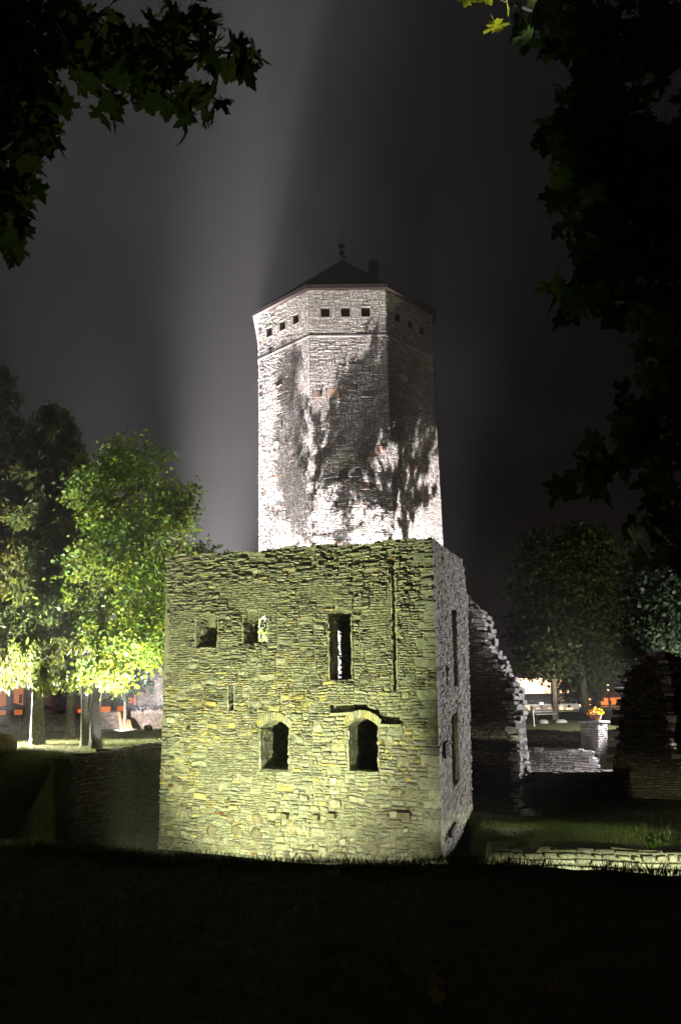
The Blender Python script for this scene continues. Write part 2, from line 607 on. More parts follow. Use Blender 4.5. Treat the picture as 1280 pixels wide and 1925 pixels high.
def lay_stones(W, H, wmax, hmax, band, rg):
    out, v = [], 0.0
    while v < H - 0.02:
        h = min(rg.uniform(0.7, 1.3) * band, H - v)
        if H - v - h < 0.06: h = H - v
        u = 0.0
        while u < W - 0.02:
            w_ = min(rg.uniform(0.5, 1.6) * wmax * 2, W - u)
            if W - u - w_ < 0.1: w_ = W - u
            split_rect((u, u + w_, v, v + h), wmax, hmax, out, rg)
            u += w_
        v += h
    return out


def clip_holes(rects, holes, minw=0.05, minh=0.03):
    for h in holes:
        nxt = []
        hv1 = max(h.vs, h.vc)
        for (a, b, c, d) in rects:
            # arched tops: use the top at the rect's middle
            um = min(max((a + b) / 2, h.u0), h.u1)
            ht = h.top(um) if h.vc != h.vs else h.vs
            if b <= h.u0 or a >= h.u1 or d <= h.v0 or c >= ht:
                nxt.append((a, b, c, d))
                continue
            if a < h.u0 - minw: nxt.append((a, h.u0, c, d))
            if b > h.u1 + minw: nxt.append((h.u1, b, c, d))
            a2, b2 = max(a, h.u0), min(b, h.u1)
            if c < h.v0 - minh: nxt.append((a2, b2, c, h.v0))
            if d > ht + minh: nxt.append((a2, b2, ht, d))
        rects = nxt
    return rects


def stone_geo(face, rect, gap, proud, back, chamf, rich, rg, wob=0.0, jit=1.0):
    u0, u1, v0, v1 = rect
    w_, h_ = u1 - u0, v1 - v0
    g = gap
    def W_(u, v):
        return v + wob * (noise.noise((u * 0.9, v * 0.7, 3.1)) + 0.7 * noise.noise((u * 2.9, v * 1.9, 8.1)))
    j = lambda k: (rg.random() - 0.5) * 2 * k * jit
    mj = min(w_, h_) * 0.16
    if rich:
        tilt_v, tilt_u = j(0.25), j(0.08)
        ring = [(u0 + g, v0 + g), ((u0 + u1) / 2 + j(w_ * .12), v0 + g + abs(j(mj * .6))), (u1 - g, v0 + g), (u1 - g - abs(j(mj * .5)), (v0 + v1) / 2),
                (u1 - g, v1 - g), ((u0 + u1) / 2 + j(w_ * .12), v1 - g - abs(j(mj * .8))), (u0 + g, v1 - g), (u0 + g + abs(j(mj * .5)), (v0 + v1) / 2)]
        uc, vc = (u0 + u1) / 2, (v0 + v1) / 2
        ring = [(u + (abs(j(mj)) if (i % 2 == 0) else 0) * (1 if u < uc else -1), v + (abs(j(mj)) if (i % 2 == 0) else 0) * (1 if v < vc else -1)) for i, (u, v) in enumerate(ring)]
        c_u = min(chamf, w_ * .22)
        c_v = min(chamf, h_ * .25)
        vs_ = []
        for (u, v) in ring: vs_.append(tuple(face.pt(u, W_(u, v), -back)))
        for (u, v) in ring: vs_.append(tuple(face.pt(u, W_(u, v), proud - chamf * 0.8 + tilt_v * (v - vc) + j(0.008))))
        for (u, v) in ring:
            uu = u + (c_u if u < uc - w_ * .2 else (-c_u if u > uc + w_ * .2 else 0))
            vv = v + (c_v if v < vc - h_ * .15 else (-c_v if v > vc + h_ * .15 else 0))
            vs_.append(tuple(face.pt(uu, W_(uu, vv), proud + tilt_v * (v - vc) + tilt_u * (u - uc) + j(0.012))))
        vs_.append(tuple(face.pt(uc, W_(uc, vc), proud + abs(j(0.015)))))
        fs = []
        for r2 in (0, 8):
            for k in range(8):
                fs.append((r2 + k, r2 + (k + 1) % 8, r2 + 8 + (k + 1) % 8, r2 + 8 + k))
        fs += [(16 + k, 16 + (k + 1) % 8, 24) for k in range(8)]
        return vs_, fs
    c_u = min(chamf, w_ * .2)
    c_v = min(chamf, h_ * .25)
    q = [(u0 + g + abs(j(mj)), v0 + g + abs(j(mj * .6))), (u1 - g - abs(j(mj)), v0 + g + abs(j(mj * .6))),
         (u1 - g - abs(j(mj)), v1 - g - abs(j(mj * .6))), (u0 + g + abs(j(mj)), v1 - g - abs(j(mj * .6)))]
    sg = [(1, 1), (-1, 1), (-1, -1), (1, -1)]
    vs_ = [tuple(face.pt(u, W_(u, v), -back)) for (u, v) in q]
    vs_ += [tuple(face.pt(u, W_(u, v), proud - chamf)) for (u, v) in q]
    vs_ += [tuple(face.pt(u + s0 * c_u, W_(u, v) + s1 * c_v, proud + j(0.012))) for (u, v), (s0, s1) in zip(q, sg)]
    fs = []
    for r2 in (0, 4):
        for k in range(4):
            fs.append((r2 + k, r2 + (k + 1) % 4, r2 + 4 + (k + 1) % 4, r2 + 4 + k))
    fs.append((8, 9, 10, 11))
    return vs_, fs


class StonePile:
    """collects the stones of one thing; the largest become parts, the rest one stuff part"""
    def __init__(s, parent, material, limit=300, name='stone', rest='small_stones'):
        s.items, s.parent, s.m, s.limit, s.name, s.rest = [], parent, material, limit, name, rest

    def add(s, vs_, fs, tint, size):
        s.items.append((size, vs_, fs, tint))

    def finish(s):
        s.items.sort(key=lambda t: -t[0])
        for size, vs_, fs, tint in s.items[:s.limit]:
            mb = MB()
            mb.add(vs_, fs, tint)
            c = sum((Vector(p) for p in vs_), Vector()) / len(vs_)
            mb.build(s.name, s.m, s.parent, origin=c)
        if len(s.items) > s.limit:
            mb = MB()
            for size, vs_, fs, tint in s.items[s.limit:]:
                mb.add(vs_, fs, tint)
            o = mb.build(s.rest, s.m, s.parent)
            o['kind'] = 'stuff'


def vary(c, amt, rg):
    k = 1 + (rg.random() - 0.5) * 2 * amt
    return tuple(max(0.01, x * k * (1 + (rg.random() - 0.5) * 0.08)) for x in c)


LIME = [(0.36, 0.345, 0.30), (0.31, 0.30, 0.27), (0.40, 0.38, 0.33), (0.27, 0.265, 0.245), (0.38, 0.34, 0.25)]
OCHRE = [(0.44, 0.36, 0.16), (0.40, 0.35, 0.20), (0.47, 0.41, 0.22)]


def edge_stones(pile, face, thick, top, rg, u_from, u_to, palette, hs=(0.08, 0.2), out=0.12):
    """rough stones spanning the wall's thickness along a broken profile"""
    pts, u = [], u_from
    N = 400
    prof = [(u_from + (u_to - u_from) * i / N, top(u_from + (u_to - u_from) * i / N)) for i in range(N + 1)]
    i = 0
    acc = 0.0
    nextd = 0.0
    for a, b in zip(prof[:-1], prof[1:]):
        L = math.hypot(b[0] - a[0], b[1] - a[1])
        k = 0.0
        while acc + L - k >= nextd - 1e-9 and nextd <= acc + L:
            t = (nextd - acc) / max(L, 1e-6)
            pts.append((a[0] + (b[0] - a[0]) * t, a[1] + (b[1] - a[1]) * t, math.atan2(b[1] - a[1], b[0] - a[0])))
            nextd += rg.uniform(0.10, 0.24)
        acc += L
    for (u, v, an) in pts:
        steep = abs(an) > 0.9
        nseg = rg.choice((2, 3))
        cuts = sorted([0.0, thick] + [thick * (k + rg.uniform(-.2, .2)) / nseg for k in range(1, nseg)])
        for d0, d1 in zip(cuts[:-1], cuts[1:]):
            w_ = rg.uniform(0.22, 0.5)
            h_ = rg.uniform(*hs)
            du = rg.uniform(-0.02, out + .06) if steep else rg.uniform(-.3, out)
            dv = rg.uniform(-0.06, 0.05)
            fr = rg.uniform(-0.03, 0.06) if d0 == 0.0 else 0.0
            us, ve = (u - w_ + du, v - h_ / 2 + dv) if steep else (u - w_ / 2, v - h_ + dv + 0.03)
            vs_ = []
            for dd in (-(d0) + fr - 0.01, -d1 + 0.01):
                for (x, y) in ((us, ve), (us + w_, ve), (us + w_, ve + h_), (us, ve + h_)):
                    vs_.append(tuple(face.pt(x + rg.uniform(-.03, .03), y + rg.uniform(-.02, .02), dd + rg.uniform(-.02, .02))))
            pile.add(vs_, [(0, 1, 2, 3), (7, 6, 5, 4), (1, 0, 4, 5), (2, 1, 5, 6), (3, 2, 6, 7), (0, 3, 7, 4)], vary(rg.choice(palette), .25, rg), w_ * h_)


# ------------------------------------------------------------------ the ruined house
YC = 24.0
C_top = P(811, 1011, YC)
YL = YC
for _ in range(40):                                        # left end of the front: same height as the corner
    YL += 0.1
    if P(313, 1046, YL).z >= C_top.z + 0.05: break
A_top = P(313, 1046, YL)
A_bot = P(297, 1596, YL - 0.45)
C_bot = P(830, 1650, YC - 0.35)
E_top = P(877, 1056, 28.0)
E_bot = P(887, 1522, 28.0)
ruin = thing('ruined_stone_house', 'roofless stone house ruin with two arched windows, lit yellow green from the moat', 'ruin',
             ((A_bot + C_bot) / 2))
FR = Face(A_bot, C_bot, A_top, C_top)
W2x = pxhole(FR, 456, 503, 1209, 1162, 1148)
W3x = pxhole(FR, 617, 661, 1279, 1153, 1144)
holes_f = [pxhole(FR, 367, 409, 1216, 1161, 1153), W2x, W3x,
           pxhole(FR, 428, 440, 1335, 1287),
           pxhole(FR, 488, 543, 1447, 1369, 1353),
           pxhole(FR, 654, 711, 1450, 1366, 1350),
           pxhole(FR, 735, 744, 1297, 1052, depth=0.75),
           pxhole(FR, 620, 664, 1339, 1325, depth=0.30),  # these four recesses are shaped as the shadow band over the arch
           pxhole(FR, 664, 690, 1337, 1324, depth=0.30),
           pxhole(FR, 690, 712, 1349, 1333, depth=0.30),
           pxhole(FR, 712, 755, 1360, 1346, depth=0.30),
           pxhole(FR, 349, 357, 1371, 1362, 1361, depth=0.3)]
top_f = lambda u: FR.H - 0.05 + 0.05 * noise.noise((u * 1.3, 0.2, 0.0)) + 0.05 * noise.noise((u * 4, 2.2, 0.0))
mb = MB()
core_mesh(FR, 1.15, holes_f, top_f, mb, setback=0.05)
pile = StonePile(ruin, M_STONE, 300)
rg = random.Random(21)
rects = []
for (u0_a, u1_a, v0_a, v1_a, sw_, sh_) in ((0, FR.W * .44, 0, FR.H * .42, .42, .15), (FR.W * .44, FR.W * .72, 0, FR.H * .45, .46, .19), (FR.W * .72, FR.W, 0, FR.H * .52, .5, .22),
                                         (0, FR.W * .44, FR.H * .42, FR.H, .42, .135), (FR.W * .44, FR.W * .72, FR.H * .45, FR.H, .42, .13), (FR.W * .72, FR.W, FR.H * .52, FR.H, .40, .135)):
    rects += [(a + u0_a, b + u0_a, c + v0_a, d + v0_a) for (a, b, c, d) in lay_stones(u1_a - u0_a, v1_a - v0_a, sw_, sh_, .55, rg)]
rects = clip_holes(rects, holes_f)
bigs = []
for _ in range(400):
    if len(bigs) > 84: break
    bu, bv = rg.uniform(.1, FR.W - .9), rg.uniform(.3, FR.H * (.62 if rg.random() < .8 else .93))
    bw, bh = rg.uniform(.24, .52), rg.uniform(.15, .26)
    if all(bu + bw < q.u0 - .04 or bu > q.u1 + .04 or bv + bh < q.v0 - .04 or bv > max(q.vs, q.vc) + .25 for q in bigs + holes_f):
        bigs.append(Hole(bu, bu + bw, bv, bv + bh))
for _ in range(12):
    bu, bv = rg.uniform(.5, FR.W - .5), rg.uniform(1.2, FR.H - 1.0)
    if all(bu + .14 < q.u0 - .04 or bu > q.u1 + .04 or bv + .12 < q.v0 - .04 or bv > max(q.vs, q.vc) + .3 for q in bigs + holes_f):
        bigs.append(Hole(bu, bu + rg.uniform(.1, .18), bv, bv + rg.uniform(.08, .13)))
rects = clip_holes(rects, bigs)
rects += [(q.u0, q.u1, q.v0, q.vs) for q in bigs if q.vs - q.v0 > .145]


def left_edge(v):
    q = v / FR.H
    px = np.interp(q, [0, .25, .45, .53, .60, .66, .83, 1.0], [0, .02, .10, .06, .2, .22, .12, 0.0])
    return px


arches = []
for (xa, xb, ys, yc, yo) in ((485, 547, 1366, 1353, 1339), (650, 716, 1363, 1350, 1335)):
    ua, vs0 = FR.uv(xa, ys)
    ub, _ = FR.uv(xb, ys)
    vcr = FR.uv((xa + xb) / 2, yc)[1]
    vou = FR.uv((xa + xb) / 2, yo)[1]
    arches.append((ua, ub, vs0, vcr, vou))
keep = []
for (a, b, c, d) in rects:
    uc, vc = (a + b) / 2, (c + d) / 2
    skip = False
    for (ua, ub, vs0, vcr, vou) in arches:
        if ua < uc < ub:
            t = (uc - ua) / (ub - ua) * 2 - 1
            if vs0 - 0.08 + (vcr - vs0) * (1 - t * t) < vc < vs0 + 0.02 + (vou - vs0) * (1 - t * t * 0.6):
                skip = True
    if d > top_f(uc) + 0.02: d = top_f(uc)
    if d - c < 0.03: skip = True
    le = left_edge(vc)
    if b < le + 0.06: skip = True
    a = max(a, le + rg.uniform(-0.08, 0.04) if a < le + 0.03 else a)
    if not skip and b - a > 0.05: keep.append((a, b, c, d))
for (a, b, c, d) in keep:
    uc, vc = (a + b) / 2, (c + d) / 2
    px, py = proj(FR.pt(uc, vc))
    q = vc / FR.H
    rough = 0.45 + 0.6 * sst(0.55, 0.95, q) + 0.5 * sst(0.25, 0.0, q)
    rough *= 0.7 + 0.6 * (noise.noise((uc * 0.6, vc * 0.6, 2.0)) + 0.5)
    pr = rg.random() ** 1.6 * 0.15 * rough + 0.004 - 0.02 * (rg.random() < .3)
    if px < 345 and py > 1280 and rg.random() < 0.22: pr = -0.05          # lost stones near the left edge
    elif rg.random() < 0.05 * (0.5 + rough): pr = -0.07
    po = (0.06 if q < .6 else .015) + 0.55 * math.exp(-(((px - 390) / 60) ** 2 + ((py - 1440) / 80) ** 2)) + 0.35 * math.exp(-(((px - 560) / 70) ** 2 + ((py - 1290) / 60) ** 2)) \
        + 0.3 * math.exp(-(((px - 745) / 60) ** 2 + ((py - 1420) / 70) ** 2)) + 0.25 * math.exp(-(((px - 370) / 60) ** 2 + ((py - 1290) / 40) ** 2))
    if 445 < px < 560 and 1450 < py < 1530: po *= 0.3
    t = vary(rg.choice(OCHRE if rg.random() < po else LIME), 0.22, rg)
    if rg.random() < 0.001: t = (0.42, 0.15, 0.07)
    if noise.noise((uc * 0.8, vc * 0.8, 11.0)) > 0.15 and q < 0.75: pr = pr * .3 - 0.005
    gp = rg.uniform(0.0, 0.012)
    if noise.noise((uc * 0.75, vc * 0.55, 21.0)) > 0.12 + .1 * rg.random() and py > 1100:      # patches pointed over with mortar
        pr, gp = rg.uniform(-.004, .012), 0.0
        t = vary((0.30, 0.285, 0.235), .1, rg)
    vs_, fs = stone_geo(FR, (a, b, c, d), gp, pr, 0.12, 0.02, True, rg, wob=0.055, jit=1.6)
    pile.add(vs_, fs, t, (b - a) * (d - c))

# side wall
SD = Face(C_bot, E_bot, C_top, E_top)
holes_s = [pxhole(SD, 850.5, 858.5, 1291, 1146, depth=0.9), pxhole(SD, 848.5, 861.5, 1478, 1352, 1338, depth=0.9),
           pxhole(SD, 838, 841, 1288, 1250, depth=0.3)]
top_s = lambda u: SD.H - 0.04 + 0.06 * noise.noise((u * 1.1, 5.2, 0.0)) - 1.6 * max(0.0, (u - SD.W + 0.9) / 0.9) ** 2
core_mesh(SD, 1.15, holes_s, top_s, mb, setback=0.008)
core = mb.build('wall_core', M_CORE, ruin)
rects = clip_holes(lay_stones(SD.W, SD.H, 0.46, 0.17, 0.42, rg), holes_s)
for (a, b, c, d) in rects:
    uc, vc = (a + b) / 2, (c + d) / 2
    d = min(d, top_s(uc))
    if d - c < 0.03: continue
    pr = rg.random() ** 1.5 * 0.05 + 0.004
    if SD.W - b < 0.05: b += rg.uniform(-0.12, 0.10)
    t = vary(rg.choice(LIME), 0.2, rg)
    vs_, fs = stone_geo(SD, (a, b, c, d), rg.uniform(0.0, 0.006), pr * .7, 0.12, 0.014, False, rg, wob=0.06, jit=.6)
    pile.add(vs_, fs, t, (b - a) * (d - c) * 0.3)
edge_stones(pile, FR, 1.1, top_f, rg, 0.1, FR.W - .1, LIME, hs=(.05, .1))


def jambs(face, holes, depth, rg):
    for h in holes:
        if h.depth and h.depth < .5: continue
        for side in (0, 1):
            u = h.u0 if side == 0 else h.u1
            sg = 1 if side == 0 else -1
            v = h.v0
            while v < h.top(u) - .03:
                hh = min(rg.uniform(.07, .2), h.top(u) - v)
                d = 0.01
                while d < depth - .1:
                    L_ = min(rg.uniform(.2, .5), depth - d)
                    pr = rg.uniform(.0, .05)
                    vs_ = []
                    for (uu, dd0) in ((u - sg * .03, 0), (u + sg * pr, 1)):
                        for (dd, vv) in ((d + .006, v + .004), (d + L_ - .006, v + .004), (d + L_ - .006, v + hh - .005), (d + .006, v + hh - .005)):
                            vs_.append(tuple(face.pt(uu + rg.uniform(-.006, .006), vv, -dd)))
                    pile.add(vs_, [(4, 5, 6, 7), (0, 1, 5, 4), (1, 2, 6, 5), (2, 3, 7, 6), (3, 0, 4, 7)], vary(rg.choice(LIME), .2, rg), 0.001)
                    d += L_
                v += hh


jambs(FR, holes_f, 1.1, rg)
pile.finish()

# quoins on the corner
d1 = (FR.a - FR.b).normalized()
d2 = (SD.b - SD.a).normalized()
v = 0.25
k = 0
while v < FR.H - 0.3:
    h = rg.uniform(0.20, 0.36)
    la, lb = (rg.uniform(.45, .62), rg.uniform(.25, .35)) if k % 2 else (rg.uniform(.26, .36), rg.uniform(.5, .7))
    o0 = FR.pt(FR.W, v + 0.008)
    o1 = FR.pt(FR.W, v + h - 0.008)
    mbq = MB()
    pr = 0.018 + rg.uniform(0, .03)
    if rg.random() < .22:
        v += h * .6
        continue
    cor = lambda o: [o + FR.n * pr + SD.n * pr, o + SD.n * pr + d2 * lb, o - FR.n * .1 + d2 * lb, o - FR.n * .1 + d1 * la - SD.n * .1, o + FR.n * pr + d1 * la]
    b_, t_ = cor(o0), cor(o1)
    mbq.add([tuple(p) for p in b_ + t_], [(4, 3, 2, 1, 0), (5, 6, 7, 8, 9)] + [(i, (i + 1) % 5, (i + 1) % 5 + 5, i + 5) for i in range(5)], vary(rg.choice(LIME), .2, rg))
    mbq.build('quoin', M_STONE, ruin, origin=o0)
    v += h
    k += 1

# arch stones
for (ua, ub, vs0, vcr, vou), proud in zip(arches, (0.03, 0.16)):
    n = 15
    for i in range(n):
        t0, t1 = -1 + 2 * i / n + .012, -1 + 2 * (i + 1) / n - .012
        q = []
        for t, hi in ((t0, 0), (t1, 0), (t1, 1), (t0, 1)):
            uu = (ua + ub) / 2 + t * (ub - ua) / 2 * (1 + 0.10 * hi)
            vv = (vs0 + (vcr - vs0) * (1 - t * t)) if not hi else (vs0 + (vou - vs0) * (1 - t * t * .62))
            q.append((uu, vv))
        vs_ = [tuple(FR.pt(u, v_, -0.2)) for u, v_ in q] + [tuple(FR.pt(u, v_, proud + rg.uniform(-.01, .012))) for u, v_ in q]
        m2 = MB()
        m2.add(vs_, [(3, 2, 1, 0), (4, 5, 6, 7), (0, 1, 5, 4), (1, 2, 6, 5), (2, 3, 7, 6), (3, 0, 4, 7)], vary(rg.choice(LIME + OCHRE), .15, rg))
        m2.build('arch_stone', M_STONE, ruin, origin=vs_[4])
# ledge under the recesses that stand for its shadow band
for (x0, y0, x1, y1) in ((621, 1341, 645, 1340), (645, 1340, 664, 1339), (714, 1361, 735, 1362), (735, 1362, 756, 1362)):
    ua, va = FR.uv(x0, y0)
    ub, vb = FR.uv(x1, y1)
    vs_ = []
    for dd in (-0.1, 0.13):
        vs_ += [tuple(FR.pt(ua + .01, va - .07, dd)), tuple(FR.pt(ub - .01, vb - .07, dd)), tuple(FR.pt(ub - .01, vb, dd)), tuple(FR.pt(ua + .01, va, dd))]
    m2 = MB()
    m2.add(vs_, [(3, 2, 1, 0), (4, 5, 6, 7), (0, 1, 5, 4), (1, 2, 6, 5), (2, 3, 7, 6), (3, 0, 4, 7)], vary((0.38, 0.36, 0.27), .1, rg))
    m2.build('ledge_stone', M_STONE, ruin, origin=vs_[4])
# corbels low on the front
for (x, y, w_, h_) in ((537, 1535, .24, .16), (595, 1537, .22, .15), (624, 1534, .30, .15), (760, 1534, .44, .20)):
    u, v = FR.uv(x, y)
    vs_ = []
    for dd, s in ((-0.1, 1.0), (0.22, .85)):
        for (a, b) in ((-1, -1), (1, -1), (1, 1), (-1, 1)):
            vs_.append(tuple(FR.pt(u + a * w_ / 2 * s, v + b * h_ / 2 * s + (0.02 if dd > 0 else 0), dd + rg.uniform(-.02, .02))))
    m2 = MB()
    m2.add(vs_, [(3, 2, 1, 0), (4, 5, 6, 7), (0, 1, 5, 4), (1, 2, 6, 5), (2, 3, 7, 6), (3, 0, 4, 7)], (0.2, 0.17, 0.12))
    m2.build('corbel', M_STONE, ruin, origin=vs_[4])
# rounded field boulders in the footing
for (x, y, rr) in ((399, 1561, .17), (432, 1538, .15), (446, 1562, .20), (480, 1567, .19), (483, 1540, .17), (517, 1563, .20), (548, 1556, .20), (620, 1552, .17)):
    u, v = FR.uv(x, y)
    m2 = MB()
    vs_, fs = [], []
    n = 10
    for i, (s, dd) in enumerate(((1.0, -0.08), (0.96, 0.0), (0.75, 0.05), (0.35, 0.075))):
        for k in range(n):
            an = 2 * math.pi * k / n
            q = s * rr * (1 + .38 * noise.noise((x + math.cos(an) * 1.3, y + math.sin(an) * 1.3, 0.4)))
            vs_.append(tuple(FR.pt(u + q * math.cos(an) * 1.05, v + q * math.sin(an) * .95, dd)))
    for i in range(3):
        for k in range(n): fs.append((i * n + k, i * n + (k + 1) % n, (i + 1) * n + (k + 1) % n, (i + 1) * n + k))
    fs.append(tuple(3 * n + k for k in range(n)))
    m2.add(vs_, fs, vary((0.22, 0.185, 0.14), .3, rg))
    m2.build('boulder', M_STONE, ruin, origin=tuple(FR.pt(u, v)), smooth=True)
# iron grille and plate on the side wall
def on_face(face, x0, x1, y0, y1, d0, d1, m2, tint):
    ua, va = face.uv(x0, y1)
    ub, vb = face.uv(x1, y0)
    vs_ = []
    for dd in (d0, d1):
        vs_ += [tuple(face.pt(ua, va, dd)), tuple(face.pt(ub, va, dd)), tuple(face.pt(ub, vb, dd)), tuple(face.pt(ua, vb, dd))]
    m2.add(vs_, [(3, 2, 1, 0), (4, 5, 6, 7), (0, 1, 5, 4), (1, 2, 6, 5), (2, 3, 7, 6), (3, 0, 4, 7)], tint)
gr = MB()
on_face(SD, 832, 833.2, 1396, 1421, 0.02, 0.10, gr, (.03,) * 3)
on_face(SD, 837, 838.2, 1396, 1421, 0.02, 0.10, gr, (.03,) * 3)
for yy in (1396, 1404, 1412, 1420): on_face(SD, 832, 838.2, yy, yy + 1.4, 0.02, 0.10, gr, (.03,) * 3)
gr.build('window_grille', M_DARK, ruin)
pl = MB()
on_face(SD, 841, 851, 1556, 1563, 0.03, 0.12, pl, (.03,) * 3)
pl.build('metal_plate', M_DARK, ruin)

# back and left walls of the ruin, with the openings the tower is seen through
back_n = -FR.n
BK_A = A_bot + (-FR.n) * 5.2 + Vector((0, 0, 0.3))
BK_C = C_bot + (-FR.n) * 5.2 + Vector((0, 0, 0.3))
BK = Face(BK_A, BK_C, BK_A + Vector((0, 0, 8.9)), BK_C + Vector((0, 0, 8.9)))
hb = [pxhole(BK, 470, 512, 1206, 1146), pxhole(BK, 604, 641, 1274, 1184, 1180)]
mbk = MB()
top_b = lambda u: BK.H - 0.5 + .3 * noise.noise((u * .7, 1.1, 7.7))
core_mesh(BK, 0.9, hb, top_b, mbk)
LWp = [A_bot + (-FR.n) * 5.15 + Vector((0.3, 0, 0)), A_bot + (-FR.n) * 1.2 + Vector((0.3, 0, 0))]
LW = Face(LWp[0], LWp[1], LWp[0] + Vector((0.1, 0, 9.0)), LWp[1] + Vector((0.1, 0, 9.6)))
core_mesh(LW, 0.9, [], lambda u: LW.H - .2, mbk)
RB0 = E_bot - SD.n * 1.1
RB1 = BK_C - SD.n * 0.2
RB = Face(E_bot - SD.n * 0.06, BK_C, E_bot - SD.n * 0.06 + Vector((0, 0, 7.0)), BK_C + Vector((0, 0, 7.5)))
mbk.build('rear_walls', M_CORE, ruin)
pileb = StonePile(ruin, M_STONE, 0, rest='rear_stones')
for (a, b, c, d) in clip_holes(lay_stones(BK.W, BK.H, 0.55, 0.22, 0.5, rg), hb):
    if d > top_b((a + b) / 2): continue
    for h in hb:                                           # ragged jambs
        if abs(b - h.u0) < .02 and h.v0 < (c + d) / 2 < h.vs: b += rg.uniform(0, .12)
        if abs(a - h.u1) < .02 and h.v0 < (c + d) / 2 < h.vs: a -= rg.uniform(0, .12)
    vs_, fs = stone_geo(BK, (a, b, c, d), .008, rg.random() * .05, .1, .015, False, rg, wob=.04)
    pileb.add(vs_, fs, vary(rg.choice(LIME), .2, rg), 1)
pileb.finish()

# ------------------------------------------------------------------ the octagonal tower
YF = 40.0
a1, a2 = P(584.3, 800, YF), P(733.0, 800, YF)
half = (a2.x - a1.x) / 2
APO = half / math.tan(R(22.5))
ROT = R(1.7)
TC = Vector(((a1.x + a2.x) / 2 - APO * math.sin(ROT), YF + APO, 0))
Z_EAVE = P(650, 545, YF - 0.1).z
Z_STR = P(650, 633, YF).z
FL = 0.09
tower = thing('octagonal_stone_tower', 'tall octagonal stone tower with dark pointed roof, floodlit white behind the ruin', 'tower', TC)


def oct_corner(k, apo, z):
    an = R(-90) + ROT + R(45) * k - R(22.5)
    rr = apo / math.cos(R(22.5))
    return Vector((TC.x + rr * math.cos(an), TC.y + rr * math.sin(an), z))


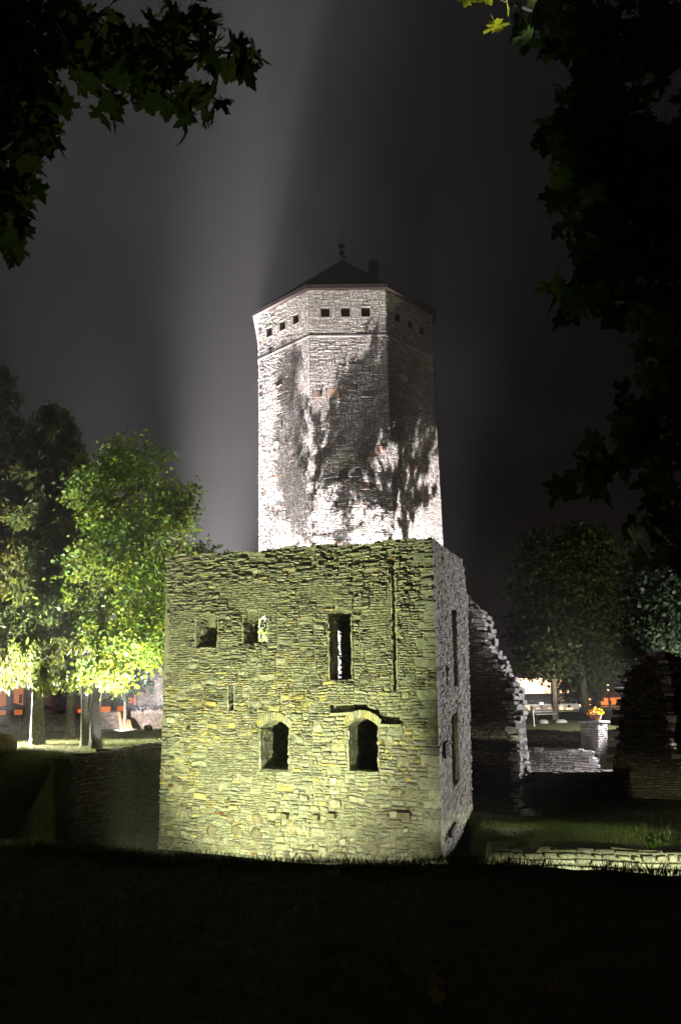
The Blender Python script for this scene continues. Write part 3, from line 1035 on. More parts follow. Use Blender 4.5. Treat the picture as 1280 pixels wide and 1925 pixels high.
TPAL = [(0.42, 0.385, 0.36), (0.37, 0.34, 0.315), (0.46, 0.42, 0.39), (0.33, 0.30, 0.28), (0.40, 0.35, 0.31)]
TRED = [(0.43, 0.25, 0.17), (0.40, 0.27, 0.21), (0.46, 0.32, 0.25)]
tp = StonePile(tower, M_TSTONE, 300)
mbt = MB()
rg = random.Random(5)
for k in range(8):
    b0, b1 = oct_corner(k, APO, -0.6), oct_corner(k + 1, APO, -0.6)
    s0, s1 = oct_corner(k, APO, Z_STR), oct_corner(k + 1, APO, Z_STR)
    e0, e1 = oct_corner(k, APO + FL, Z_EAVE), oct_corner(k + 1, APO + FL, Z_EAVE)
    LO = Face(b0, b1, s0, s1)
    HI = Face(s0, s1, e0, e1)
    core_mesh(LO, 0.9, [], lambda u: LO.H, mbt, step=9, setback=0.03)
    holes = []
    ww = 0.50
    vz0 = (0.42) * HI.H
    if k in (0, 1, 2, 3, 7):
        for i in range(3):
            uc = HI.W / 2 + (i - 1) * 1.13 + (-0.10 if k == 0 else 0)
            holes.append(Hole(uc - ww / 2, uc + ww / 2, vz0, vz0 + 0.58))
    core_mesh(HI, 0.7, holes, lambda u: HI.H, mbt, step=9, setback=0.03)
    for h in holes:
        wn = MB()
        def bar(u0, u1, v0, v1, d0, d1, tint, m_=wn):
            vs_ = []
            for dd in (d0, d1):
                vs_ += [tuple(HI.pt(u0, v0, dd)), tuple(HI.pt(u1, v0, dd)), tuple(HI.pt(u1, v1, dd)), tuple(HI.pt(u0, v1, dd))]
            m_.add(vs_, [(3, 2, 1, 0), (4, 5, 6, 7), (0, 1, 5, 4), (1, 2, 6, 5), (2, 3, 7, 6), (3, 0, 4, 7)], tint)
        t_ = 0.06
        wf = MB()
        bar(h.u0 - t_, h.u1 + t_, h.v0 - t_, h.v0, -0.05, 0.025, (0,) * 3, wf)
        bar(h.u0 - t_, h.u1 + t_, h.vs, h.vs + t_, -0.05, 0.025, (0,) * 3, wf)
        bar(h.u0 - t_, h.u0, h.v0, h.vs, -0.05, 0.025, (0,) * 3, wf)
        bar(h.u1, h.u1 + t_, h.v0, h.vs, -0.05, 0.025, (0,) * 3, wf)
        win = wf.build('window', M_FRAME, tower, origin=tuple(HI.pt((h.u0 + h.u1) / 2, h.v0)))
        sh = MB()
        bar(h.u0 + .002, h.u1 - .002, h.v0 + .002, h.vs - .002, -0.34, -0.28, (0,) * 3, sh)
        sh.build('shutter', M_WOOD, win)
        if k == 0: h0 = h
    if k in (0, 1, 2, 6, 7):
        full = k in (7, 0, 1)
        for face, zb in ((LO, 2.6), (HI, 0.0)):
            rs = clip_holes(lay_stones(face.W, face.H - zb, 0.50 if face is LO else .48, 0.165, 0.36, rg), [Hole(h.u0 - .06, h.u1 + .06, h.v0 - .06, h.vs + .06) for h in holes] if face is HI else [])
            if face is LO:
                big = []
                for _ in range(16 if full else 4):
                    bw, bh = rg.uniform(.4, .75), rg.uniform(.3, .55)
                    bu, bv = rg.uniform(.1, face.W - bw - .1), rg.uniform(.3, face.H - zb - bh - .2)
                    if all(bu + bw < x.u0 or bu > x.u1 or bv + bh < x.v0 or bv > x.vs for x in big):
                        big.append(Hole(bu, bu + bw, bv, bv + bh))
                rs = clip_holes(rs, big)
                for h in big:
                    vs_, fs = stone_geo(face, (h.u0 - .01, h.u1 + .01, h.v0 + zb - .01, h.vs + zb + .01), .0, .02, .06, .03, True, rg, wob=.035, jit=.8)
                    tp.add(vs_, fs, vary(rg.choice(TRED if rg.random() < .35 else TPAL), .15, rg), 9 if full else 1)
            for (a, b, c, d) in rs:
                vs_, fs = stone_geo(face, (a, b, c + zb, d + zb), rg.uniform(.006, .014), rg.random() * .022, .05, .012, False, rg, wob=.035)
                t = vary(rg.choice(TRED if rg.random() < .014 else TPAL), .16, rg)
                if face is HI: t = tuple(x * .92 for x in t)
                tp.add(vs_, fs, t, (b - a) * (d - c) * (2 if k == 0 else 1 if full else .2))
    # string course
    sc_ = MB()
    o0, o1 = oct_corner(k, APO + 0.05, Z_STR), oct_corner(k + 1, APO + 0.05, Z_STR)
    i0, i1 = oct_corner(k, APO - .2, Z_STR), oct_corner(k + 1, APO - .2, Z_STR)
    zz = Vector((0, 0, 0.09))
    sc_.add([tuple(p) for p in (o0, o1, i1, i0, o0 + zz, o1 + zz, i1 + zz, i0 + zz)], [(3, 2, 1, 0), (4, 5, 6, 7), (0, 1, 5, 4), (1, 2, 6, 5), (2, 3, 7, 6), (3, 0, 4, 7)], (0.46, .43, .40))
    sc_.build('string_course', M_TSTONE, tower, origin=tuple(o0))
mbt.build('tower_core', M_TCORE, tower)
tp.finish()
# roof
apex = P(646, 488, TC.y)
ROV = APO + FL + 0.28
rf = MB()
ring = [oct_corner(k, ROV, Z_EAVE + 0.20) for k in range(8)]
ringb = [oct_corner(k, ROV, Z_EAVE + 0.14) for k in range(8)]
mid = [oct_corner(k, ROV * .5, (Z_EAVE + .2) + (apex.z - Z_EAVE - .2) * .5) for k in range(8)]
ap = (TC.x, TC.y, apex.z)
rf.add([tuple(p) for p in ringb + ring + mid] + [ap], [tuple(range(7, -1, -1))] + [(k, (k + 1) % 8, (k + 1) % 8 + 8, k + 8) for k in range(8)]
       + [(8 + k, 8 + (k + 1) % 8, 16 + (k + 1) % 8, 16 + k) for k in range(8)] + [(16 + k, 16 + (k + 1) % 8, 24) for k in range(8)])
roof = rf.build('roof', M_ROOF, tower)
for k in range(8):
    fa = MB()
    o0, o1 = oct_corner(k, ROV - .01, Z_EAVE), oct_corner(k + 1, ROV - .01, Z_EAVE)
    i0, i1 = oct_corner(k, APO + FL - .12, Z_EAVE), oct_corner(k + 1, APO + FL - .12, Z_EAVE)
    zz = Vector((0, 0, 0.138))
    fa.add([tuple(p) for p in (o0, o1, i1, i0, o0 + zz, o1 + zz, i1 + zz, i0 + zz)], [(3, 2, 1, 0), (4, 5, 6, 7), (0, 1, 5, 4), (1, 2, 6, 5), (2, 3, 7, 6), (3, 0, 4, 7)])
    fa.build('eaves_board', M_WOOD, tower, origin=tuple(o0))
fin = MB()
fin.tube([(TC.x, TC.y, apex.z - .1), (TC.x, TC.y, apex.z + .9)], [.07, .05])
fin.lathe((TC.x, TC.y, apex.z + .45), [(.02, -.2), (.16, -.1), (.2, 0), (.16, .12), (.03, .2)])
fin.lathe((TC.x, TC.y, apex.z + .9), [(.05, -.05), (.18, -.02), (.22, .08), (.14, .2), (.03, .26)])
fin.tube([(TC.x, TC.y, apex.z + .9), (TC.x - .02, TC.y, apex.z + 2.7)], [.022, .014])
fin.box((TC.x + .12, TC.y, apex.z + .18), .3, .03, .1)
fin.build('finial', M_IRON, roof)
chb = P(701, 530, TC.y - 1.2)
cht = P(702, 494, TC.y - 1.2)
ch = MB()
hh = cht.z - chb.z
ch.box((cht.x, cht.y, chb.z + hh * .25), .5, .5, hh * 1.1)
ch.box((cht.x, cht.y, chb.z + hh * .55), .68, .68, .1)
ch.lathe((cht.x, cht.y, chb.z + hh * .6), [(.28, 0), (.32, .3), (.34, .45), (.2, .62), (.05, .66)])
ch.build('chimney', M_ROOF, roof)


# ------------------------------------------------------------------ other walls
def prof_fn(face, pts):
    uv = [face.uv(x, y) for x, y in pts]
    us, vs_ = [uv[0][0]], [uv[0][1]]
    for u, v in uv[1:]:
        us.append(max(u, us[-1] + 0.012))
        vs_.append(v)
    return lambda u: max(0.02, float(np.interp(u, us, vs_)))


def make_wall(name, label, cat, quad, thick, prof=None, sw=0.5, sh=0.18, palette=LIME, limit=200, edge=True, rough=0.05, seed=1, rich=True,
              gap=(.006, .016), setback=.04, group=None, core=M_CORE, stone=M_STONE, ehs=(.08, .2), epal=None):
    rg = random.Random(seed)
    fc = Face(*quad)
    t = thing(name, label, cat, tuple((fc.a + fc.b) / 2), group)
    top = prof_fn(fc, prof) if prof else (lambda u: fc.H + 0.05 * noise.noise((u * 1.7, seed * 1.3, 0)))
    m_ = MB()
    core_mesh(fc, thick, [], lambda u: max(0.02, top(u) - 0.02), m_, step=0.1 if prof else 0.3, setback=setback)
    m_.build('wall_core', core, t)
    pl_ = StonePile(t, stone, limit)
    for (a, b, c, d) in lay_stones(fc.W, fc.H + 0.3, sw, sh, sh * 2.3, rg):
        uc = (a + b) / 2
        tp_ = min(top(a + .02), top(b - .02)) if b - a > .1 else top(uc)
        if d > tp_: d = tp_
        if d - c < 0.035: continue
        pr = rg.random() ** 1.4 * rough + .004
        vs_, fs = stone_geo(fc, (a, b, c, d), rg.uniform(*gap), pr, .12, .015, rich, rg, wob=.03)
        pl_.add(vs_, fs, vary(rg.choice(palette), .22, rg), (b - a) * (d - c))
    if edge:
        edge_stones(pl_, fc, thick, top, rg, 0.05, fc.W, epal or palette, hs=ehs)
    pl_.finish()
    return t, fc


PALE = [(0.42, .40, .38), (.36, .345, .33), (.46, .43, .41), (.32, .30, .29)]
PINK = [(0.40, .31, .28), (.36, .28, .25), (.43, .35, .31), (.33, .27, .25)]
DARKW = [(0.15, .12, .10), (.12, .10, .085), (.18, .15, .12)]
DARKW = [tuple(x * .75 for x in c_) for c_ in DARKW]  # shade of the unlit wall faces is darkened into these stone tints
SHADEW = [(0.032, .026, .020), (.025, .021, .016), (.04, .03, .022)]  # near-black tints stand in for the shade on the moat walls
M_SHADEW = mat('shade_darkened_mortar', (0.022, 0.019, 0.014), noise_amt=0.5, noise_scale=5, bump=0.6, bump_scale=14)  # mortar darkened likewise to stand in for shade
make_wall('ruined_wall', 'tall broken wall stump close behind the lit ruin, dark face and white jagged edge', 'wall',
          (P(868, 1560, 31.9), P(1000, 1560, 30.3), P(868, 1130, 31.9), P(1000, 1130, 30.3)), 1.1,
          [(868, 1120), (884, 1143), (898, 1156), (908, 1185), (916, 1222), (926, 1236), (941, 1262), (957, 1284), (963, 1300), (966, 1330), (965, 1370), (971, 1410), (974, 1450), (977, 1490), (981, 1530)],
          sw=.45, sh=.15, limit=220, seed=3, palette=DARKW, epal=PALE, core=M_SHADEW)  # dark face, pale edge stones: the side light is in the colours
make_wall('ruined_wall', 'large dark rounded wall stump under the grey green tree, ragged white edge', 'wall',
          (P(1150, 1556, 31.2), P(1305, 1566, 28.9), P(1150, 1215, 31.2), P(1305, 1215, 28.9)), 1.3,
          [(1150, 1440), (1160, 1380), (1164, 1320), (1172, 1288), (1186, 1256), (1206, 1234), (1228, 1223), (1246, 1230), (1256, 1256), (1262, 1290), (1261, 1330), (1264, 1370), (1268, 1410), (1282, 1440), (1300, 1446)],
          sw=.45, sh=.16, limit=220, seed=4, palette=DARKW, epal=PALE[:2] + DARKW, core=M_SHADEW)  # again a shaded face and lit edge put into the palettes
make_wall('ruined_wall', 'low dark wall base spanning the gap between two wall stumps', 'wall',
          (P(965, 1552, 31.3), P(1170, 1552, 31.0), P(965, 1452, 31.3), P(1170, 1455, 31.0)), 1.0, None, sw=.45, sh=.16, limit=120, seed=5, palette=DARKW)
make_wall('low_stone_wall', 'low pale dry stone wall with ragged end below the flower pot pillar', 'wall',
          (P(978, 1470, 36.3), P(1128, 1474, 35.3), P(978, 1409, 36.3), P(1128, 1412, 35.3)), 1.4,
          [(978, 1410), (1030, 1408), (1068, 1411), (1090, 1412), (1110, 1415), (1120, 1440), (1126, 1465)], sw=.5, sh=.2, limit=150, seed=6, palette=PALE, rough=.14)
make_wall('low_stone_wall', 'low shaded stone wall with grassy top left of the flower pot pillar', 'wall',
          (P(975, 1412, 38.2), P(1094, 1412, 38.0), P(975, 1374, 38.2), P(1094, 1378, 38.0)), 0.7, None, sw=.5, sh=.18, limit=120, seed=7, palette=DARKW)
pillar, PF = make_wall('stone_pillar', 'square whitish stone pillar carrying a flower pot', 'pillar',
                       (P(1091, 1462, 37.4), P(1124, 1470, 36.8), P(1090, 1360, 37.4), P(1123, 1358, 36.8)), 0.9, None, sw=.5, sh=.16, limit=80, seed=8, palette=PALE, edge=False)
# the pillar's right side and cap
PSD = Face(PF.b, PF.b - PF.n * 0.9, PF.d, PF.d - PF.n * 0.9)
pp = StonePile(pillar, M_STONE, 60)
rg = random.Random(9)
for q in lay_stones(PSD.W, PSD.H, .5, .16, .36, rg):
    vs_, fs = stone_geo(PSD, q, .006, rg.random() * .03, .1, .012, True, rg)
    pp.add(vs_, fs, vary(rg.choice(PALE), .15, rg), 1)
pp.finish()
cp = MB()
c0 = PF.c + PF.n * .08 - (PF.d - PF.c).normalized() * .08
cp.quadbox(c0, (PF.d - PF.c) + (PF.d - PF.c).normalized() * .18, -PF.n * 1.05, Vector((0, 0, .09)), (.42, .40, .38))
cp.build('cap_stone', M_STONE, pillar)
LWL, LWF = make_wall('low_stone_wall', 'low lit wall of large pale stone blocks rising from the moat grass', 'wall',
          (P(900, 1672, 19.2), P(1330, 1694, 19.0), P(900, 1586, 19.2), P(1330, 1596, 19.0)), 0.8,
          [(900, 1629), (921, 1627), (922, 1593), (980, 1591), (982, 1602), (1010, 1603), (1012, 1592), (1082, 1590), (1130, 1594), (1150, 1592), (1200, 1598), (1330, 1602)],
          sw=.7, sh=.27, limit=200, seed=12, palette=[(.40, .40, .34), (.36, .36, .31), (.44, .43, .37), (.33, .33, .29)], edge=False, rough=.12, gap=(.010, .024), setback=.11)
# moat walls on the left
ra, rb = RET_A, RET_B
down = Vector((0, 0, -3.9))
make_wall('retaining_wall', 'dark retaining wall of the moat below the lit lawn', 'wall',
          (ra + down, rb + (rb - ra) * .1 + down, ra + Vector((0, 0, -.02)), rb + (rb - ra) * .1 + Vector((0, 0, -.02))), 0.6, None, sw=.5, sh=.16, limit=200, seed=13, palette=SHADEW, edge=True, core=M_SHADEW, rough=.16)
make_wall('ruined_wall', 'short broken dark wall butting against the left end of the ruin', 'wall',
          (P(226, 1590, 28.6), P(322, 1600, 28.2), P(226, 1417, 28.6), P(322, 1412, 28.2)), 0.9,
          [(226, 1440), (229, 1424), (236, 1418), (262, 1422), (285, 1419), (322, 1413)], sw=.5, sh=.17, limit=200, seed=14, palette=SHADEW, core=M_SHADEW)
# courtyard walls on the left
make_wall('courtyard_wall', 'low grey stone wall behind the pale trunks and the row of boards', 'wall',
          (P(-60, 1376, 50.5), P(166, 1373, 50.0), P(-60, 1349, 50.5), P(166, 1343, 50.0)), 0.6, None, sw=.7, sh=.22, limit=160, seed=15, palette=PALE + PINK, rich=False)
make_wall('courtyard_wall', 'pinkish stone wall with timber planks leaning on it', 'wall',
          (P(164, 1376, 49.0), P(330, 1372, 48.0), P(164, 1342, 49.0), P(330, 1334, 48.0)), 0.6, None, sw=.6, sh=.2, limit=200, seed=16, palette=PINK, rich=False)
make_wall('ruined_wall', 'tall pinkish wall fragment behind the plank wall, next to the ruin', 'wall',
          (P(256, 1345, 50.5), P(330, 1345, 49.5), P(256, 1258, 50.5), P(330, 1258, 49.5)), 0.8,
          [(256, 1272), (262, 1268), (290, 1270), (296, 1284), (302, 1286), (306, 1262), (330, 1258)], sw=.6, sh=.2, limit=200, seed=17, palette=PINK, rich=False)
make_wall('stone_kerb', 'knee high kerb of rough grey stones in front of the plank wall', 'kerb',
          (P(188, 1384, 45.5), P(330, 1380, 45.0), P(188, 1376, 45.5), P(330, 1371, 45.0)), 0.5, None, sw=.7, sh=.16, limit=80, seed=18, palette=PALE, rich=False)

# ------------------------------------------------------------------ trees
LEAF_V = np.array([(0, 0, 0), (.32, .22, .05), (.5, .55, .0), (.22, .62, .06), (0, 1.0, -.06), (-.22, .62, .06), (-.5, .55, 0), (-.32, .22, .05), (0, .45, -.04)], float)
LEAF_F = np.array([(8, i, (i + 1) % 8) for i in range(8)], int)
LEAF4_V = np.array([(0, 0, 0), (.42, .5, .08), (0, 1, 0), (-.42, .5, .08)], float)
LEAF4_F = np.array([(0, 1, 2), (0, 2, 3)], int)


def clumps(blobs, size, per, spread, tints, dens=1.0, vert=4, flat=0.55, hang=0.3):
    """blobs: (centre, rx, ry, rz, n_clumps); returns transforms for leaves set in clumps near each blob's skin"""
    T, Y, C = [], [], []
    for (c, rx, ry, rz, n) in blobs:
        n = max(3, int(n * dens))
        d = nr.normal(size=(n, 3))
        d /= np.linalg.norm(d, axis=1)[:, None]
        rad = nr.random(n) ** 0.38
        cen = np.array(c) + d * rad[:, None] * np.array((rx, ry, rz))
        cen += nr.normal(size=(n, 3)) * spread * .6
        k = nr.integers(int(per * .6), int(per * 1.4) + 1, n)
        idx = np.repeat(np.arange(n), k)
        off = nr.normal(size=(len(idx), 3)) * spread * np.array((1, 1, flat))
        T.append(cen[idx] + off)
        out = d[idx] + nr.normal(size=(len(idx), 3)) * .7
        out[:, 2] -= hang
        Y.append(out)
        base = np.array(tints)[nr.integers(0, len(tints), n)]
        cc = base[idx] * (1 + (nr.random((len(idx), 1)) - .5) * .5)
        C.append(cc)
    return np.concatenate(T), np.concatenate(Y), np.concatenate(C)


def make_tree(name, label, base, trunk, blobs, size=.17, per=26, spread=.33, tints=((.06, .10, .02),), bark=(.2, .18, .16), limbs=True,
              group=None, cat='tree', dens=1.0, detail=False, extra_limbs=(), trunk_n=10):
    t = thing(name, label, cat, tuple(base), group)
    m_ = MB()
    pts = [p for p, r_2 in trunk]
    rad = [r_2 for p, r_2 in trunk]
    m_.tube(pts, rad, bark, n=trunk_n, rough=.07)
    # root flare
    b0 = Vector(pts[0])
    m_.lathe(b0 - Vector((0, 0, .15)), [(rad[0] * 1.7, 0), (rad[0] * 1.25, .22), (rad[0] * 1.02, .55)], bark, n=trunk_n)
    m_.build('trunk', M_BARK, t)
    if limbs:
        lb = MB()
        top_i = len(pts) - 1
        for (c, rx, ry, rz, n) in blobs:
            c = Vector(c)
            # leave the trunk below the blob
            zt = c.z - max(rx, ry) * .8
            k = max(0, min(top_i - 1, next((i for i in range(top_i) if pts[i + 1][2] > zt), top_i - 1)))
            p0, p1 = Vector(pts[k]), Vector(pts[k + 1])
            s = 0.5 if p1.z - p0.z < 1e-3 else min(1, max(0, (zt - p0.z) / (p1.z - p0.z)))
            st = p0.lerp(p1, s)
            r0 = max(.025, rad[k] * .45)
            midp = st.lerp(c, .5) + Vector((rng.uniform(-.2, .2), rng.uniform(-.2, .2), -.1 * (c - st).length * .5))
            lb.tube([st, midp, c], [r0, r0 * .65, r0 * .25], bark, n=6, rough=.1)
            for _ in range(4):
                e = c + Vector((rng.uniform(-1, 1) * rx, rng.uniform(-1, 1) * ry, rng.uniform(-.6, .9) * rz)) * .8
                q = midp.lerp(c, rng.uniform(.2, .9))
                lb.tube([q, q.lerp(e, .5) + Vector((0, 0, .08)), e], [r0 * .4, r0 * .25, .01], bark, n=5)
        for (pp_, rr_) in extra_limbs:
            lb.tube(pp_, rr_, bark, n=8, rough=.08)
        lb.build('limbs', M_BARK, t)
    T, Y, C = clumps(blobs, size, per, spread, tints, dens)
    N = len(T)
    Rm = frames(Y, nr.random(N) * 2 * math.pi)
    S = size * (.6 + .8 * nr.random(N))
    bv, bf = (LEAF_V, LEAF_F) if detail else (LEAF4_V, LEAF4_F)
    me = batch_mesh('crown', bv, bf, Rm, T - np.array(base), S, C, M_LEAF)
    link('crown', me, t, tuple(base))
    return t


def B(px, py, rx, ry, Y, n, depth=None):
    """a leaf blob: centre and half sizes read off at distance Y"""
    c = P(px, py, Y)
    k = Y / FPX * 1.02
    return (tuple(c), rx * k, (depth if depth else max(rx, ry) * k * .9), ry * k, n)


def grounded(px, py, Y):
    p = P(px, py, Y)
    p.z = ground_z(p.x, p.y) - .05
    return p


MAPLE = ((.085, .15, .026), (.11, .165, .03), (.07, .13, .03), (.14, .17, .03))
LIMEG = ((.05, .075, .02), (.06, .08, .02), (.045, .06, .018))
GREYG = ((.06, .09, .05), (.05, .08, .045), (.075, .10, .06))

# maple with the forked limbs, in front
b = grounded(180, 1404, 29.6)
make_tree('maple_tree', 'bright yellow green maple with dark bare lower limbs right beside the ruin', b,
          [(tuple(b), .21), (tuple(P(179, 1330, 29.6)), .18), (tuple(P(186, 1270, 29.6)), .16), (tuple(P(190, 1200, 29.6)), .14), (tuple(P(192, 1100, 29.6)), .10), (tuple(P(215, 960, 29.6)), .06)],
          [B(255, 870, 62, 45, 29.6, 95), B(195, 930, 60, 55, 29.8, 95), B(300, 960, 50, 42, 29.4, 80), B(245, 1000, 85, 55, 29.6, 130), B(330, 935, 28, 20, 29.3, 22), B(325, 985, 28, 22, 29.3, 25),
           B(180, 1060, 50, 45, 30.2, 70), B(270, 1075, 70, 40, 29.3, 95), B(285, 1150, 55, 40, 29.2, 80), B(215, 1140, 50, 40, 30.3, 60), B(270, 1225, 62, 34, 29.2, 85), B(215, 1200, 36, 30, 29.8, 35),
           B(225, 1275, 36, 22, 29.0, 26), B(185, 1255, 26, 22, 29.0, 14)],
          size=.145, per=33, spread=.31, tints=MAPLE, bark=(.11, .10, .09), detail=True, dens=.66,
          extra_limbs=[([tuple(P(187, 1248, 29.6)), tuple(P(212, 1232, 29.3)), tuple(P(247, 1208, 29.0))], [.10, .07, .03]),
                       ([tuple(P(190, 1196, 29.6)), tuple(P(205, 1165, 29.3)), tuple(P(255, 1142, 29.0))], [.10, .07, .03]),
                       ([tuple(P(188, 1212, 29.6)), tuple(P(230, 1210, 29.2)), tuple(P(275, 1214, 29.0))], [.06, .04, .02])])
# second maple, closer to the tower
b = grounded(348, 1372, 37.5)
make_tree('maple_tree', 'maple mostly hidden behind the ruin, its top leaves showing over the wall', b,
          [(tuple(b), .2), (tuple(P(350, 1260, 37.5)), .17), (tuple(P(352, 1180, 37.5)), .12), (tuple(P(356, 1090, 37.5)), .06)],
          [B(345, 1055, 42, 28, 37.5, 70), B(392, 1048, 24, 16, 37.6, 26), B(300, 1090, 40, 40, 37.8, 60), B(370, 1110, 60, 40, 37.4, 90), B(320, 1165, 50, 40, 37.6, 70), B(400, 1170, 50, 40, 37.2, 60)],
          size=.2, per=22, spread=.33, tints=MAPLE, bark=(.14, .125, .11), detail=False)
# bent pale tree
b = grounded(131, 1379, 39.0)
make_tree('birch_tree', 'smooth pale forked trunk with bright leaves standing among the lawn trees', b,
          [(tuple(b), .24), (tuple(P(133, 1330, 39)), .2), (tuple(P(137, 1280, 39)), .18), (tuple(P(146, 1255, 39)), .15), (tuple(P(168, 1236, 39)), .11), (tuple(P(173, 1180, 39)), .09), (tuple(P(178, 1100, 39)), .05)],
          [B(150, 1190, 45, 26, 39, 50), B(120, 1150, 40, 40, 39.4, 50), B(190, 1120, 45, 45, 39.3, 50), B(160, 1080, 40, 40, 39.5, 50)],
          size=.2, per=22, spread=.36, tints=MAPLE, bark=(.34, .31, .28),
          extra_limbs=[([tuple(P(137, 1275, 39)), tuple(P(140, 1250, 39)), tuple(P(152, 1240, 39)), tuple(P(150, 1200, 39))], [.15, .12, .09, .05])])
b = grounded(159, 1396, 31.5)
make_tree('maple_tree', 'slim two toned trunk immediately left of the front maple trunk', b,
          [(tuple(b), .15), (tuple(P(160, 1330, 31.5)), .13), (tuple(P(158, 1270, 31.5)), .12), (tuple(P(165, 1180, 31.5)), .10), (tuple(P(172, 1080, 31.5)), .05)],
          [B(150, 1100, 40, 40, 31.8, 45), B(175, 1050, 40, 36, 31.8, 45), B(150, 1010, 34, 34, 32, 38), B(160, 1280, 24, 16, 31.2, 9)],
          size=.18, per=22, spread=.32, tints=MAPLE, bark=(.2, .18, .16))
b = grounded(235, 1350, 47.0)
make_tree('young_tree', 'small fresh green tree in front of the pink wall fragment', b,
          [(tuple(b), .10), (tuple(P(236, 1300, 47)), .08), (tuple(P(238, 1250, 47)), .04)],
          [B(222, 1268, 26, 18, 47, 30), B(248, 1278, 22, 16, 47, 26), B(238, 1250, 26, 16, 47, 24), B(218, 1300, 20, 12, 47, 12)],
          size=.22, per=16, spread=.34, tints=((.03, .10, .03), (.04, .12, .04)), bark=(.2, .19, .17))


# conifers with hanging sprays
def make_larch(label, base_px, Y, trunk_px, z_lo, spread, n_br, tints, bark, seed, group):
    rg = np.random.default_rng(seed)
    b = grounded(base_px[0], base_px[1], Y)
    t = thing('larch_tree', label, 'tree', tuple(b), group)
    tops = [Vector(b)] + [P(x, y, Y) for x, y in trunk_px]
    m_ = MB()
    n = len(tops)
    rad = [.27 * (1 - i / (n - 1)) ** .8 + .03 for i in range(n)]
    m_.tube(tops, rad, bark, n=10, rough=.07)
    m_.lathe(Vector(b) - Vector((0, 0, .15)), [(.55, 0), (.36, .2), (.28, .5)], bark, n=10)
    m_.build('trunk', M_BARK, t)
    lb = MB()
    T, Yd, C, S = [], [], [], []
    ztop = tops[-1].z
    zs = [p.z for p in tops]
    for i in range(n_br):
        q = (i + rg.random()) / n_br
        z = z_lo + (ztop - z_lo) * q ** .95
        x = np.interp(z, zs, [p.x for p in tops])
        y = np.interp(z, zs, [p.y for p in tops])
        L = spread * (1 - q) ** .62 * (.65 + .6 * rg.random()) + .35
        an = rg.random() * 2 * math.pi
        dx, dy = math.cos(an), math.sin(an)
        pts = []
        for k in range(6):
            s = k / 5
            pts.append(Vector((x + dx * L * s, y + dy * L * s, z + .12 * L * s - .34 * L * s * s + .10 * L * s ** 4)))
        lb.tube(pts, [.05 * (1 - q) + .015, .04 * (1 - q) + .012, .028, .02, .014, .006], bark, n=5)
        m = int(26 * L)
        s = .12 + .88 * rg.random(m) ** .8
        pa = np.array([np.interp(s, np.linspace(0, 1, 6), [p[j] for p in pts]) for j in range(3)]).T
        tint = np.array(tints)[rg.integers(0, len(tints))]
        for k in range(9):
            off = rg.normal(size=(m, 3)) * np.array((.16, .16, .10)) * (.6 + .4 * L / spread)
            hang = rg.random((m, 1)) ** 1.6 * (.55 + .25 * L / spread)
            T.append(pa + off - np.concatenate([np.zeros((m, 2)), hang], 1))
            d = rg.normal(size=(m, 3)) * .55
            d[:, 2] -= .75
            Yd.append(d)
            C.append(np.repeat(tint[None, :], m, 0) * (.7 + .6 * rg.random((m, 1))))
            S.append(.22 + .2 * rg.random(m))
    lb.build('branches', M_BARK, t)
    T, Yd, C, S = map(np.concatenate, (T, Yd, C, S))
    bv = np.array([(-.05, 0, 0), (.05, 0, 0), (.16, .55, .05), (0, 1, 0), (-.14, .6, -.05)], float)
    bf = np.array([(0, 1, 2), (0, 2, 3), (0, 3, 4)], int)
    me = batch_mesh('crown', bv, bf, frames(Yd, nr.random(len(T)) * 6.28), T - np.array(b), S, C, M_LEAF)
    link('crown', me, t, tuple(b))
    return t


LAR = ((.075, .10, .035), (.085, .115, .04), (.10, .11, .04), (.065, .095, .04))
make_larch('tall larch with hanging sprays overexposed near the ground, middle of the left trees', (71, 1390), 33.0,
           [(72, 1330), (75, 1230), (79, 1110), (85, 960), (92, 860), (108, 760)], 3.1, 3.0, 120, LAR, (.24, .22, .2), 1, None)
make_larch('dark larch at the far edge whose tip rises above the other trees', (-40, 1372), 40.0,
           [(-40, 1280), (-32, 1100), (-18, 900), (-2, 690)], 4.4, 4.2, 130, ((.045, .06, .02), (.05, .06, .02)), (.2, .17, .14), 2, None)
b = grounded(50, 1374, 43.0)
make_tree('birch_tree', 'slender pale trunk close behind the larch trunk', b,
          [(tuple(b), .22), (tuple(P(52, 1300, 43)), .19), (tuple(P(53, 1200, 43)), .16), (tuple(P(58, 1060, 43)), .06)],
          [B(40, 1160, 45, 40, 43, 50), B(70, 1120, 40, 40, 43.5, 40), B(20, 1200, 36, 30, 43, 36), B(55, 1215, 50, 22, 43.2, 34)],
          size=.22, per=20, spread=.4, tints=LIMEG, bark=(.33, .31, .29))
# dark trees beyond the left courtyard
for i, (x, y, s, lab) in enumerate(((20, 1180, 1.0, 'dark leafy tree beyond the parasols'), (130, 1225, .9, 'dark leafy tree between the house and the birch trunk'),
                                    (215, 1215, .95, 'dark leafy tree behind the young green tree'), (300, 1200, 1.0, 'dark leafy tree behind the pink wall fragment'))):
    Y = 64 + 3 * (i % 2)
    b = grounded(x, 1360, Y)
    make_tree('leafy_tree', lab, b, [(tuple(b), .3), (tuple(P(x, y + 60, Y)), .22), (tuple(P(x + 4, y - 30, Y)), .08)],
              [B(x - 20, y, 46 * s, 50, Y, 60), B(x + 24, y - 10, 44 * s, 52, Y, 60), B(x, y + 50, 60 * s, 36, Y, 60)], size=.34, per=18, spread=.6,
              tints=LIMEG, bark=(.12, .1, .09), dens=.8)
